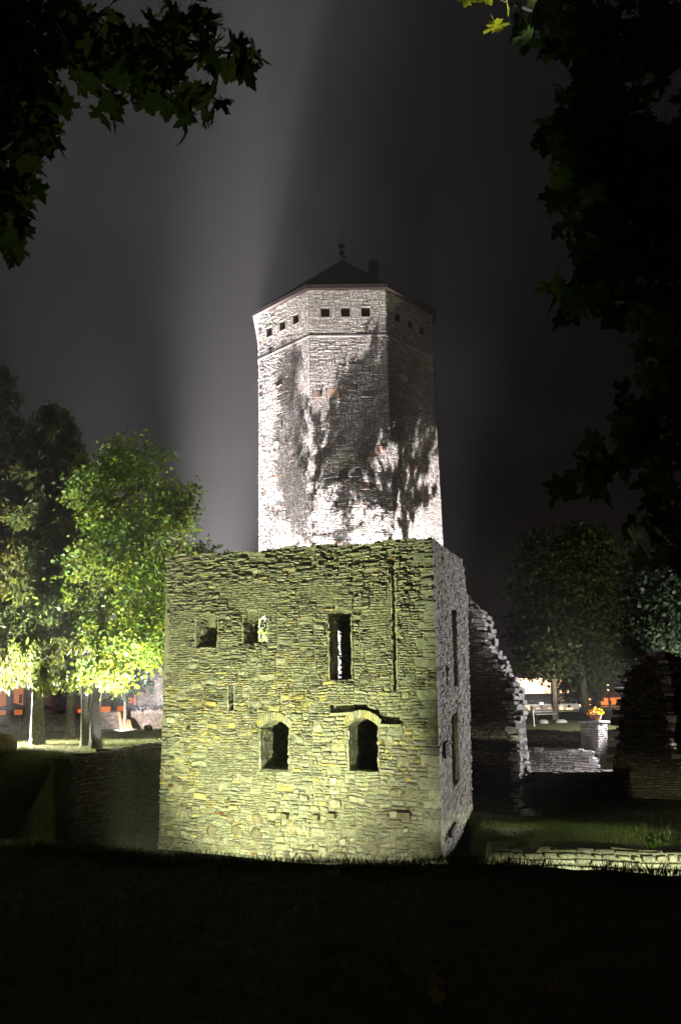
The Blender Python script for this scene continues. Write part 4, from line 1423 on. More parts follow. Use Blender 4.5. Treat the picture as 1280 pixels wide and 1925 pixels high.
# right: lime trees
b = grounded(1120, 1336, 58)
make_tree('lime_tree', 'olive green lime tree with a straight trunk, tallest of the trees east of the tower', b,
          [(tuple(b), .36), (tuple(P(1119, 1290, 58)), .30), (tuple(P(1117, 1200, 58.6)), .2), (tuple(P(1105, 1060, 59)), .06)],
          [B(1090, 1022, 45, 28, 58, 70), B(1060, 1060, 42, 34, 58, 60), B(1120, 1045, 34, 24, 57.8, 40), B(1095, 1100, 50, 34, 58, 80), B(1125, 1150, 40, 36, 57.5, 70), B(1075, 1165, 42, 40, 58, 70),
           B(1110, 1215, 52, 34, 57.4, 80), B(1085, 1255, 42, 26, 57.6, 60), B(1130, 1262, 34, 24, 57.5, 50), B(1095, 1290, 32, 16, 57.5, 26)],
          size=.28, per=20, spread=.5, tints=LIMEG, bark=(.13, .12, .11), dens=1.25)
b = grounded(1100, 1337, 56)
make_tree('lime_tree', 'dark lime tree with a leaning trunk between the barn and the taller lime', b,
          [(tuple(b), .30), (tuple(P(1096, 1290, 56)), .25), (tuple(P(1088, 1220, 57)), .14), (tuple(P(1060, 1100, 58)), .05)],
          [B(1020, 1040, 36, 34, 57, 50), B(1010, 1100, 42, 44, 57, 70), B(1040, 1150, 44, 44, 57, 70), B(1000, 1185, 36, 44, 57, 60), B(1035, 1225, 44, 30, 57, 56), B(990, 1245, 26, 14, 57, 18)],
          size=.30, per=17, spread=.5, tints=((.035, .05, .015), (.04, .05, .016)), bark=(.075, .07, .065), dens=1.1)
b = grounded(1041, 1338, 52)
make_tree('maple_tree', 'thin trunked tree whose drooping leaves cross the bright facade', b,
          [(tuple(b), .2), (tuple(P(1040, 1290, 52)), .19), (tuple(P(1037, 1240, 52)), .16), (tuple(P(1030, 1180, 52)), .08)],
          [B(1008, 1248, 34, 9, 52, 24), B(1010, 1262, 22, 7, 52, 14), B(1050, 1240, 28, 12, 52, 20), B(1030, 1215, 40, 22, 52, 36)],
          size=.26, per=15, spread=.36, tints=LIMEG, bark=(.2, .18, .17))
b = grounded(1276, 1345, 43)
make_tree('ash_tree', 'grey green tree with a slanting trunk behind the rounded wall stump', b,
          [(tuple(b), .3), (tuple(P(1276, 1290, 43)), .26), (tuple(P(1268, 1200, 43)), .2), (tuple(P(1245, 1110, 43)), .08)],
          [B(1215, 1075, 30, 18, 43, 36), B(1255, 1090, 36, 28, 43, 56), B(1225, 1135, 40, 28, 43, 60), B(1270, 1150, 34, 34, 43, 56), B(1205, 1185, 32, 26, 43, 44), B(1250, 1205, 42, 30, 42.8, 66),
           B(1200, 1225, 24, 16, 43, 24), B(1285, 1230, 30, 24, 43, 36), B(1230, 1235, 36, 18, 43, 36)],
          size=.26, per=17, spread=.38, tints=GREYG, bark=(.24, .22, .2))

def court_tree(label, b, blobs, size=.10, per=15, spread=.065):  # mostly hidden trees, crowns shaped for the shade they throw on the tower
    b = Vector(b)
    b.z = ground_z(b.x, b.y) - .05
    zt = max(q[0][2] for q in blobs)
    make_tree('young_tree', label, b, [(tuple(b), .07), ((b.x, b.y, 1.5), .055), ((b.x - .05, b.y, zt - 1.0), .035), ((b.x - .1, b.y, zt), .015)],
              blobs, size=size, per=per, spread=spread, tints=MAPLE)


court_tree('slim courtyard tree between the ruin and the tower, farther from the lawn', (4.2, 35.6, -0.75),
           [((4.35, 35.6, 4.8), .42, .25, 1.35, 150), ((4.75, 35.6, 4.3), .25, .25, 1.2, 60), ((4.0, 35.6, 5.3), .3, .25, .9, 60), ((3.55, 35.6, 4.5), .35, .25, .7, 40), ((3.4, 35.6, 3.5), .4, .25, .35, 22), ((4.3, 35.6, 3.0), .5, .25, .4, 22)])
court_tree('slim courtyard tree between the ruin and the tower, nearer the lawn', (-3.7, 35.9, -0.75),
           [((-3.25, 35.9, 4.7), .32, .25, .8, 58), ((-3.75, 35.9, 4.35), .3, .25, .8, 30), ((-3.5, 35.8, 3.4), .5, .25, .35, 30), ((-4.58, 35.9, 3.9), .16, .2, .85, 60), ((-3.05, 35.9, 4.2), .2, .2, .8, 50), ((-4.5, 35.9, 3.0), .2, .2, .3, 16)])

# ------------------------------------------------------------------ haze
hz = MB()
hz.box((0, 85, 28.5), 250, 222, 69)
M_HAZE = bpy.data.materials.new('night_mist')
M_HAZE.use_nodes = True
hn = M_HAZE.node_tree
hn.nodes.clear()
ho = hn.nodes.new('ShaderNodeOutputMaterial')
hv = hn.nodes.new('ShaderNodeVolumePrincipled')
hv.inputs['Color'].default_value = (.95, .93, .95, 1)
hv.inputs['Density'].default_value = 0.0009
hv.inputs['Anisotropy'].default_value = 0.1
hn.links.new(hv.outputs[0], ho.inputs['Volume'])
hzo = hz.build('haze', M_HAZE)
hzo['kind'] = 'stuff'
hzo['label'] = 'thin night mist'


# ------------------------------------------------------------------ overhanging maples near the camera
HALF = [(0, 0), (.10, .02), (.20, -.10), (.24, .02), (.42, .04), (.34, .16), (.30, .22), (.46, .30), (.62, .30), (.58, .42), (.66, .54), (.50, .52),
        (.38, .56), (.26, .50), (.24, .62), (.30, .74), (.18, .76), (.14, .86), (0, 1.04)]
MV = [(0.0, .32, 0.0)] + [(x, y, 0) for x, y in HALF] + [(-x, y, 0) for x, y in HALF[-2:0:-1]]
MV = np.array(MV, float)
MF = np.array([(0, i, i % (len(MV) - 1) + 1) for i in range(1, len(MV))], int)


def bent(seed):
    g = np.random.default_rng(seed)
    v = MV.copy()
    cx, cy = g.uniform(-.5, .2), g.uniform(-.4, .1)
    v[:, 2] = cx * np.abs(v[:, 0]) ** 1.4 + cy * (v[:, 1]) ** 2 + g.normal(size=len(v)) * .015
    v[:, 0] *= g.uniform(.75, 1.05)
    # petiole
    return v


BENT = [bent(i) for i in range(10)]
PET_V = np.array([(-.008, 0.02, 0), (.008, 0.02, 0), (.008, -.55, .12), (-.008, -.55, .12)], float)
LV = [np.concatenate([v, PET_V]) for v in BENT]
LF = np.concatenate([MF, np.array([(0, 1, 2), (0, 2, 3)]) + len(MV)])


def near_maple(label, trunk, limbs, blobs, seed, special=(), tone=1.0, full=1.0):
    g = np.random.default_rng(seed)
    base = Vector(trunk[0][0])
    t = thing('maple_tree', label, 'tree', tuple(base))
    m_ = MB()
    m_.tube([p for p, r_2 in trunk], [r_2 for p, r_2 in trunk], (.16, .14, .12), n=14, rough=.06)
    m_.lathe(base - Vector((0, 0, .1)), [(.62, 0), (.42, .3), (.33, .8)], (.16, .14, .12), n=14)
    m_.build('trunk', M_BARK, t)
    for pts, rr in limbs:
        lb = MB()
        lb.tube(pts, rr, (.05, .042, .036), n=8, rough=.08)
        lb.build('branch', M_BARK, t, origin=tuple(pts[0]))
    items = []
    for (px, py, rx, ry, dep, over) in blobs:
        n = int(math.pi * rx * ry / 1000.0 * over * 1.25 * full)
        an = g.random(n) * 2 * math.pi
        rr = np.sqrt(g.random(n)) * (1 + .12 * g.normal(size=n))
        for a_, r_2 in zip(an, rr):
            q = PD(px + math.cos(a_) * r_2 * rx, py + math.sin(a_) * r_2 * ry, dep + g.normal() * .55)
            qx, qy = proj(q)
            if special and qx < 968 and qy < 120: continue
            yd = np.array([g.normal() * .55, g.normal() * .55, -1.0 + g.normal() * .45])
            items.append((q, yd, g.uniform(.14, .24), g.random() * 6.283))
    for (px, py, dep, size, yd, roll) in special:
        items.append((PD(px, py, dep), np.array(yd, float), size, roll))
    pal = np.array(((.035, .07, .014), (.045, .085, .018), (.03, .065, .016), (.06, .09, .02))) * tone
    Rm = frames(np.array([i[1] for i in items]), np.array([i[3] for i in items]))
    order = sorted(range(len(items)), key=lambda i: (0 if i >= len(items) - len(special) else 1, -items[i][2] / (items[i][0] - CAM).length * (1 if 0 < proj(items[i][0])[0] < 1280 and proj(items[i][0])[1] > 0 else .1)))
    meshes = []
    for k in range(10):
        for c in pal:
            meshes.append(batch_mesh('leaf', LV[k], LF, np.eye(3)[None], np.zeros((1, 3)), np.ones(1), c[None] * g.uniform(.8, 1.2), M_LEAFN))
    nsp = len(items) - len(special)
    lit = [batch_mesh('leaf', LV[k], LF, np.eye(3)[None], np.zeros((1, 3)), np.ones(1), np.array([(.20, .26, .03)]), M_LEAFN) for k in (1, 4)]  # brighter tint puts the light on these few leaves into their colour
    for i in order[:300]:
        q, yd, sz, ro = items[i]
        o = link('leaf', lit[i % 2] if i >= nsp else meshes[int(g.integers(0, len(meshes)))], t, tuple(q))
        Mx = Matrix(Rm[i].tolist())
        o.rotation_euler = Mx.to_euler()
        o.scale = (sz, sz, sz)
    rest = order[300:]
    if rest:
        k = 3
        T = np.array([tuple(items[i][0]) for i in rest])
        me = batch_mesh('foliage', LV[k], LF, Rm[rest], T - np.array(base), np.array([items[i][2] for i in rest]), pal[g.integers(0, 4, len(rest))], M_LEAFN)
        o = link('foliage', me, t, tuple(base))
        o['kind'] = 'stuff'
    return t


M_LEAFN = leaf_mat('near_leaf', 0.4, 1.8)
tl = Vector((-5.6, 3.4, -.05))
L = lambda px, py, d: tuple(PD(px, py, d))
near_maple('dark maple overhanging the camera from the left, its branch reaching towards the tower top',
           [(tuple(tl), .32), ((-5.55, 3.4, 2.5), .28), ((-5.4, 3.5, 5.0), .22), ((-5.0, 3.7, 7.5), .14), ((-4.6, 3.9, 9.5), .06)],
           [([(-5.4, 3.5, 5.2), L(-60, 60, 6.4), L(120, 90, 6.3), L(300, 95, 6.2), L(440, 100, 6.1)], [.09, .06, .04, .022, .008]),
            ([L(120, 90, 6.3), L(250, 150, 6.2), L(370, 215, 6.1)], [.035, .02, .007]),
            ([(-5.4, 3.5, 4.4), L(-80, 250, 6.3), L(40, 290, 6.2)], [.07, .04, .01]),
            ([(-5.5, 3.4, 3.8), L(-90, 400, 6.3), L(20, 420, 6.2)], [.06, .03, .01])],
           [(40, 50, 110, 95, 6.6, 4.0), (30, 180, 85, 90, 6.5, 4.0), (95, 175, 28, 60, 6.3, 2.5), (75, 260, 45, 40, 6.3, 2.6), (10, 300, 55, 80, 6.5, 3.2), (18, 410, 38, 55, 6.3, 2.8),
            (170, 60, 60, 55, 6.4, 2.8), (215, 130, 65, 55, 6.2, 2.4), (205, 195, 40, 25, 6.2, 1.8), (275, 75, 60, 48, 6.3, 2.6), (310, 150, 70, 45, 6.2, 2.5), (370, 200, 38, 48, 6.1, 2.3),
            (350, 60, 60, 50, 6.2, 2.5), (420, 90, 55, 40, 6.1, 2.4), (470, 95, 24, 32, 6.1, 1.8), (335, 8, 36, 18, 6.3, 2.0), (-60, 200, 70, 280, 6.8, 2.5)], 31, tone=0.5, full=1.15)
trr = Vector((6.0, 4.6, -.05))
near_maple('dark maple overhanging the camera from the right, one leaf at its tip glowing yellow',
           [(tuple(trr), .34), ((5.95, 4.6, 2.5), .3), ((5.8, 4.6, 5.0), .24), ((5.5, 4.7, 7.5), .15), ((5.2, 4.8, 9.5), .06)],
           [([(5.8, 4.6, 5.2), L(1330, 60, 6.5), L(1150, 45, 6.3), L(1000, 20, 6.2), L(940, 0, 6.2)], [.10, .06, .04, .014, .005]),
            ([L(1330, 60, 6.5), L(1230, 160, 6.3), L(1110, 210, 6.2)], [.05, .03, .008]),
            ([(5.85, 4.6, 4.4), L(1340, 330, 6.4), L(1200, 360, 6.2), L(1080, 420, 6.1)], [.08, .05, .03, .008]),
            ([(5.9, 4.6, 3.6), L(1340, 560, 6.4), L(1200, 560, 6.3), L(1070, 565, 6.2)], [.07, .04, .025, .007]),
            ([(5.9, 4.6, 2.6), L(1340, 780, 6.4), L(1210, 820, 6.3), L(1070, 910, 6.2)], [.06, .035, .02, .006])],
           [(1010, 25, 50, 38, 6.3, 2.4), (1090, 40, 60, 55, 6.4, 3.0), (1180, 50, 90, 60, 6.6, 3.0), (1255, 40, 45, 60, 6.6, 2.0), (1130, 110, 60, 40, 6.3, 2.3), (1060, 75, 30, 20, 6.3, 1.6), (1085, 170, 42, 40, 6.2, 2.2), (1150, 180, 30, 40, 6.2, 2.2),
            (1215, 130, 40, 50, 6.4, 1.1), (1060, 240, 48, 45, 6.2, 2.4), (1130, 260, 70, 60, 6.3, 3.0), (1220, 300, 70, 100, 6.5, 3.2), (1085, 330, 55, 50, 6.2, 2.6), (1150, 370, 70, 70, 6.4, 3.0),
            (1095, 430, 50, 40, 6.2, 2.3), (1235, 440, 60, 80, 6.5, 3.0), (1150, 480, 70, 50, 6.3, 2.6), (1065, 530, 30, 28, 6.1, 1.9), (1055, 575, 24, 18, 6.1, 1.7), (1120, 540, 48, 32, 6.2, 2.1), (1190, 560, 55, 40, 6.3, 2.6), (1260, 560, 40, 60, 6.5, 2.8),
            (1250, 650, 40, 50, 6.4, 2.8), (1230, 730, 50, 55, 6.4, 2.6), (1180, 790, 42, 40, 6.3, 2.3), (1245, 830, 42, 60, 6.4, 2.2), (1130, 850, 40, 32, 6.2, 2.0), (1085, 890, 34, 28, 6.2, 1.8), (1060, 920, 24, 20, 6.2, 1.5), (1140, 895, 30, 26, 6.2, 1.6),
            (1240, 920, 36, 34, 6.3, 2.0), (1180, 985, 30, 18, 6.2, 1.2), (1250, 1000, 42, 44, 6.4, 2.2), (1225, 1045, 26, 18, 6.3, 1.5), (1268, 1060, 20, 30, 6.3, 1.5), (1350, 500, 70, 500, 6.9, 1.6)], 47,
           special=[(928, 38, 5.8, .2, (.12, -.25, -1), 1.3), (884, -14, 6.2, .15, (-.3, .1, -.8), 1.6), (910, -16, 6.25, .15, (.3, .1, -.9), 1.2), (950, -6, 6.2, .15, (.2, .3, -.9), 1.8)], full=1.25)
q = PD(918, 40, 6.0)
spot('sprig_fill_spot', (-4.2, 7.5, 0.1), tuple(q), 16000, WHITE, 4.6, 0.5, 0.05)  # added narrow spot that picks out the bright leaves


# ------------------------------------------------------------------ things in the courtyard
M_PAINT = mat('pale_paint', noise_amt=0.25, noise_scale=4, bump=0.15)
M_PLAST = mat('warm_plaster', (0.62, .50, .38), noise_amt=0.15, noise_scale=2, bump=0.2)
M_REDROOF = mat('red_roof_tile', (0.16, .045, .03), noise_amt=0.35, noise_scale=12, bump=0.5, bump_scale=20)
M_GREYROOF = mat('grey_sheet_roof', (0.13, .12, .115), noise_amt=0.3, noise_scale=1.5, bump=0.2)
M_CANV = mat('dark_canvas', (0.05, .055, .06), noise_amt=0.2)
M_TERRA = mat('terracotta', (0.42, .20, .13), noise_amt=0.25)
M_TIMBER = mat('raw_timber', (0.46, .25, .13), noise_amt=0.35, noise_scale=10)
M_GLOW = mat('lit_warm_pane', (0.8, .5, .3), noise_amt=0, bump=0, emit=(1.0, .55, .25), emit_s=1.4)
M_OGLOW = mat('lit_orange_pane', (0.8, .3, .1), noise_amt=0, bump=0, emit=(1.0, .22, .04), emit_s=0.7)
M_WGLOW = mat('lamp_glass', (0.9, .9, .9), noise_amt=0, bump=0, emit=(1.0, .95, .9), emit_s=14)
M_PETAL = leaf_mat('petal', 0.3, 1.2)
SOD = (1.0, .30, .05)


def up(p, dz): return Vector((p.x, p.y, p.z + dz))


def boxpx(m_, x0, x1, y0, y1, Y, depth, tint=(.3,) * 3, rz=0.0):
    """a box whose camera side spans the given extents at distance Y"""
    a, b = P(x0, y1, Y), P(x1, y0, Y)
    m_.box(((a.x + b.x) / 2, Y + depth / 2, (a.z + b.z) / 2), abs(b.x - a.x), depth, abs(b.z - a.z), tint, rz)


# road beyond the lawn, east side
rd = MB()
for x in np.arange(6, 60, 3.0):
    ya, yb = 53.5, 61.0
    v4 = []
    for (xx, yy) in ((x, ya), (x + 3, ya), (x + 3, yb), (x, yb)):
        v4.append((xx, yy, 0.14 if False else -0.42 + 0.42 * sst(40, 60, yy) + .09))
    rd.add(v4, [(0, 1, 2, 3)])
o = rd.build('road', M_ROAD)
o['kind'] = 'structure'

# grey barn with lit arches
bn = thing('grey_barn', 'long low grey barn with a sheet roof and warm lit arches', 'barn', tuple(grounded(1030, 1335, 72)))
m_ = MB()
boxpx(m_, 950, 1088, 1322, 1336.5, 72, 7, (.40, .38, .36))
m_.build('wall', M_PAINT, bn)
m_ = MB()
e0, e1, r0, r1 = P(945, 1324, 71.6), P(1092, 1322, 71.6), P(955, 1305, 75.5), P(1088, 1302, 75.5)
m_.add([tuple(e0), tuple(e1), tuple(r1), tuple(r0), (e0.x, 79.4, e0.z), (e1.x, 79.4, e1.z)], [(0, 1, 2, 3), (3, 2, 5, 4), (1, 5, 2), (0, 3, 4)])
m_.build('roof', M_GREYROOF, bn)
for (x0, x1, top) in ((974, 983, 1329), (988, 997, 1326), (1004, 1016, 1329), (1030, 1036, 1328), (1052, 1058, 1327), (1064, 1076, 1330)):
    m_ = MB()
    a, b = P(x0, 1335, 71.95), P(x1, top, 71.95)
    w_, h_ = b.x - a.x, b.z - a.z
    pts = [(a.x, a.z), (b.x, a.z), (b.x, a.z + h_ * .55), (a.x + w_ * .8, a.z + h_ * .9), (a.x + w_ * .5, b.z), (a.x + w_ * .2, a.z + h_ * .9), (a.x, a.z + h_ * .55)]
    m_.add([(x, 71.9, z) for x, z in pts] + [(x, 72.1, z) for x, z in pts], [tuple(range(7)), tuple(range(13, 6, -1))] + [(i, i + 7, (i + 1) % 7 + 7, (i + 1) % 7) for i in range(7)])
    m_.build('arch_window', M_GLOW, bn, origin=(a.x, 72, a.z))

# big bright building behind
bb = thing('plastered_house', 'large cream facade brightly floodlit under a dark red roof', 'house', tuple(grounded(1000, 1335, 88)))
m_ = MB()
boxpx(m_, 930, 1034, 1274, 1338, 88, 9, (.6, .5, .4))
m_.build('wall', M_PLAST, bb)
m_ = MB()
a, b, c, d = P(925, 1276, 87.5), P(1038, 1274, 87.5), P(1032, 1262, 91), P(930, 1263, 91)
m_.add([tuple(p) for p in (a, b, c, d)] + [(a.x, 96.5, a.z), (b.x, 96.5, b.z)], [(0, 1, 2, 3), (3, 2, 5, 4), (1, 5, 2), (0, 3, 4), (1, 0, 4, 5)])
m_.build('roof', M_REDROOF, bb)
m_ = MB()
boxpx(m_, 1039, 1058, 1266, 1338, 90, 6, (.6, .5, .4))
tw = m_.build('stair_tower', M_PLAST, bb)
for yy in (1273, 1280, 1287, 1293):
    m_ = MB()
    boxpx(m_, 1041, 1047, yy, yy + 4, 89.9, .3)
    m_.build('window', M_DARK, tw)
    m_ = MB()
    boxpx(m_, 1049, 1052, yy, yy + 4, 89.9, .3)
    m_.build('window', M_DARK, tw)
m_ = MB()
boxpx(m_, 1034, 1068, 1298, 1338, 87, 6, (.6, .5, .4))
m_.build('porch', M_PLAST, bb)
spot('yard_fill', tuple(P(1005, 1318, 64)), tuple(P(1036, 1316, 73)), 4200, (1, .93, .88), 140, .6, .2)  # added spot to bring the barn out of the dark
spot('facade_light', tuple(P(985, 1318, 81)), tuple(P(990, 1288, 88)), 9000, (1.0, .78, .62), 120, .6, .3)
spot('facade_light', tuple(P(1050, 1316, 81)), tuple(P(1048, 1288, 89)), 3000, (1.0, .70, .5), 100, .6, .3)
# orange lit house
oh = thing('low_house', 'low house with orange lit wall and dark red roof beside the street lamp', 'house', tuple(grounded(1145, 1334, 84)))
m_ = MB()
boxpx(m_, 1096, 1178, 1311, 1336, 84, 7, (.5, .42, .36))
m_.build('wall', M_PLAST, oh)
m_ = MB()
a, b, c, d = P(1090, 1312, 83.6), P(1182, 1310, 83.6), P(1176, 1296, 88), P(1096, 1297, 88)
m_.add([tuple(p) for p in (a, b, c, d)] + [(a.x, 91.5, a.z), (b.x, 91.5, b.z)], [(0, 1, 2, 3), (3, 2, 5, 4), (1, 5, 2), (0, 3, 4), (1, 0, 4, 5)])
m_.build('roof', M_REDROOF, oh)
m_ = MB()
boxpx(m_, 1096, 1178, 1324, 1336, 83.7, .28)
m_.build('dark_base', M_WOOD, oh)
for (x0, x1) in ((1107, 1113), (1143, 1148)):
    m_ = MB()
    boxpx(m_, x0, x1, 1316, 1324, 83.95, .1)
    m_.build('window', M_DARK, oh)
spot('sodium_light', tuple(P(1135, 1314, 79)), tuple(P(1137, 1318, 84)), 2200, SOD, 150, .5, .2)
# street lamp
sl = thing('street_lamp', 'tall slim street lamp with two glowing heads in front of the orange lit house', 'street lamp', tuple(grounded(1146, 1336, 76)))
m_ = MB()
g = grounded(1146, 1336, 76)
tpz = P(1145, 1288, 76).z
m_.tube([tuple(g), (g.x, g.y, tpz)], [.09, .05], (.1,) * 3)
m_.tube([(g.x - .3, g.y, tpz - .55), (g.x, g.y, tpz - .35), (g.x + .3, g.y, tpz - .55)], [.03, .03, .03], (.1,) * 3, n=6)
m_.build('post', M_IRON, sl)
for dx, dz in ((0, 0.05), (-.1, -.45)):
    m_ = MB()
    m_.lathe((g.x + dx, g.y - .05, tpz + dz), [(.05, -.08), (.17, -.05), (.17, .04), (.05, .09)], n=10)
    m_.build('lamp_head', mat('sodium_glass', (.9, .6, .3), noise_amt=0, bump=0, emit=(1, .5, .18), emit_s=3.5), sl)
# bench
bg_ = grounded(1027, 1349, 51.5)
be = thing('park_bench', 'slatted park bench with metal legs at the edge of the road', 'bench', tuple(bg_))
bl, br = P(1006, 1340, 51.5), P(1047, 1338, 51.5)
ln = (br - bl).length
for i, (dy, dz) in enumerate(((0.0, .42), (.14, .43), (.28, .44))):
    m_ = MB()
    m_.box((bg_.x, bg_.y + dy, bg_.z + dz), ln, .11, .04, (.4, .38, .36))
    m_.build('seat_slat', M_PAINT, be)
for i, dz in enumerate((.58, .72, .86)):
    m_ = MB()
    m_.box((bg_.x, bg_.y + .38 + .03 * i, bg_.z + dz), ln, .035, .10, (.45, .43, .41))
    m_.build('back_slat', M_PAINT, be)
for sx in (-1, 1):
    m_ = MB()
    x = bg_.x + sx * (ln / 2 - .12)
    m_.tube([(x, bg_.y - .02, bg_.z), (x, bg_.y - .02, bg_.z + .40), (x, bg_.y + .36, bg_.z + .42), (x, bg_.y + .46, bg_.z + .9)], [.03] * 4, (.3,) * 3, n=6)
    m_.tube([(x, bg_.y + .36, bg_.z + .42), (x, bg_.y + .40, bg_.z)], [.03] * 2, (.3,) * 3, n=6)
    m_.build('leg', M_IRON, be)
# posts, signs, lamps
def post(name, label, cat, px, ybase, ytop, Y, r, tint, extra=None, group=None):
    g = grounded(px, ybase, Y)
    t = thing(name, label, cat, tuple(g), group)
    z1 = P(px, ytop, Y).z
    m2 = MB()
    m2.tube([tuple(g), (g.x, g.y, z1)], [r, r * .9], tint, n=8)
    m2.lathe((g.x, g.y, z1), [(r * 1.3, -.03), (r * 1.3, .02), (r * .4, .06)], tint, n=8)
    m2.build('post', M_PAINT, t)
    if extra: extra(t, g, z1)
    return t


post('bollard_post', 'thin pale post standing beside the bench on the lawn', 'post', 1003, 1360, 1336, 46, .045, (.45, .44, .43))
post('gate_post', 'thick pale post on the far side of the road before the orange lit house', 'post', 1124, 1337, 1312, 66, .12, (.45, .44, .45))
post('gate_post', 'short round topped grey post behind the bench', 'post', 1000, 1345, 1329, 55, .13, (.4, .39, .4))
def sign_head(t, g, z1):
    m2 = MB()
    m2.box((g.x, g.y - .05, z1 + .12), .28, .10, .2, (.8, .8, .8))
    m2.build('lamp_head', mat('lit_white_panel', (.9, .9, .9), noise_amt=0, bump=0, emit=(1, .95, .95), emit_s=1.0), t)
post('path_lamp', 'short dark path lamp with a white lit head behind the bench', 'lamp', 1018, 1338, 1326, 57, .10, (.04,) * 3, sign_head)
def basket(t, g, z1):
    m2 = MB()
    m2.lathe((g.x, g.y, z1 - .05), [(.08, -.12), (.22, .0), (.24, .06)], (.1, .08, .06), n=10)
    b_ = m2.build('basket', M_WOOD, t)
    N = 130
    d = nr.normal(size=(N, 3))
    d /= np.linalg.norm(d, axis=1)[:, None]
    T = np.array((g.x, g.y, z1 + .2)) + d * nr.random((N, 1)) ** .4 * np.array((.36, .3, .28))
    pal = np.array(((.5, .03, .03), (.55, .05, .08), (.06, .14, .03), (.05, .12, .03), (.6, .5, .5)))
    me = batch_mesh('flowers', LEAF4_V, LEAF4_F, frames(d, nr.random(N) * 6), T - np.array(tuple(g)), .10 + .06 * nr.random(N), pal[nr.integers(0, 5, N)], M_PETAL)
    link('flowers', me, t, tuple(g))
post('flower_basket_stand', 'thin pole carrying a ball of red and white flowers', 'flower stand', 1049, 1341, 1319, 54, .035, (.1,) * 3, basket)
# rocks near the bench and flower pot
def rock(label, p, rx, ry, rz, tint, name='boulder', seed=0, group=None):
    bm_v, fs = [], []
    n, m3 = 12, 7
    for i in range(m3 + 1):
        ph = math.pi * i / m3
        for k in range(n):
            an = 2 * math.pi * k / n
            d = Vector((math.sin(ph) * math.cos(an), math.sin(ph) * math.sin(an), math.cos(ph)))
            q = 1 + .22 * noise.noise(d * 1.3 + Vector((seed * 3.1, 0, 0))) + .1 * noise.noise(d * 3 + Vector((seed, 4, 0)))
            bm_v.append((p[0] + d.x * rx * q, p[1] + d.y * ry * q, p[2] + d.z * rz * q))
    for i in range(m3):
        for k in range(n): fs.append((i * n + k, (i + 1) * n + k, (i + 1) * n + (k + 1) % n, i * n + (k + 1) % n))
    m2 = MB()
    m2.add(bm_v, fs, tint)
    o = m2.build(name, M_STONE, None, origin=tuple(p), smooth=True)
    tag(o, label, 'rock', group)
    return o


g = grounded(1020, 1352, 49)
rock('flat grey rock under the front of the bench', (g.x, g.y, g.z + .08), .35, .3, .2, (.3, .29, .27), seed=2)
g = grounded(1053, 1352, 49)
rock('low grey rock on the lawn between bench and pillar', (g.x, g.y, g.z + .06), .42, .3, .2, (.28, .27, .26), seed=3)
g = grounded(6, 1402, 29.6)
rock('big brown boulder at the edge of the lit lawn', (g.x, g.y, g.z + .28), .5, .5, .46, (.26, .21, .16), seed=4)
# flower pot on the pillar
pc = (PF.c + PF.d) / 2 - PF.n * .45 + Vector((.12, 0, .09))
fp = thing('flower_pot', 'round terracotta pot of yellow and orange flowers on the stone pillar', 'flower pot', tuple(pc))
m_ = MB()
m_.lathe(pc, [(.14, 0.0), (.22, .1), (.27, .24), (.29, .25), (.29, .29), (.24, .29), (.22, .22)], (.4, .2, .13), n=14)
m_.build('pot', M_TERRA, fp)
N = 150
d = nr.normal(size=(N, 3))
d[:, 2] = np.abs(d[:, 2])
d /= np.linalg.norm(d, axis=1)[:, None]
T = np.array(tuple(pc)) + np.array((0, 0, .28)) + d * nr.random((N, 1)) ** .4 * np.array((.36, .36, .26))
pal = np.array(((.75, .42, .03), (.8, .30, .02), (.75, .55, .05), (.08, .15, .03)))
me = batch_mesh('flowers', LEAF4_V, LEAF4_F, frames(d, nr.random(N) * 6), T - np.array(tuple(pc)), .09 + .05 * nr.random(N), pal[nr.integers(0, 4, N)], M_PETAL)
link('flowers', me, fp, tuple(pc))
# plant on the low lit wall
wp = P(1230, 1597, 19.0)
wp.y += .25
wpl = thing('wall_plant', 'small fresh green weed growing on top of the low lit wall', 'plant', tuple(wp))
N = 70
T = np.array(tuple(wp)) + np.stack([nr.normal(size=N) * .12 + np.where(nr.random(N) < .35, .22, 0), nr.normal(size=N) * .05, nr.random(N) * .26], -1)
d = nr.normal(size=(N, 3)) * .6
d[:, 2] += .6
me = batch_mesh('leaves', LEAF4_V, LEAF4_F, frames(d, nr.random(N) * 6), T - np.array(tuple(wp)), .05 + .05 * nr.random(N), np.array(((.06, .16, .03),)).repeat(N, 0), M_LEAF)
link('leaves', me, wpl, tuple(wp))
m_ = MB()
for k in range(6):
    m_.tube([tuple(wp), tuple(wp + Vector((rng.uniform(-.12, .25), rng.uniform(-.04, .04), rng.uniform(.12, .28))))], [.006, .003], (.1, .14, .04), n=4)
m_.build('stem', M_BARK, wpl)

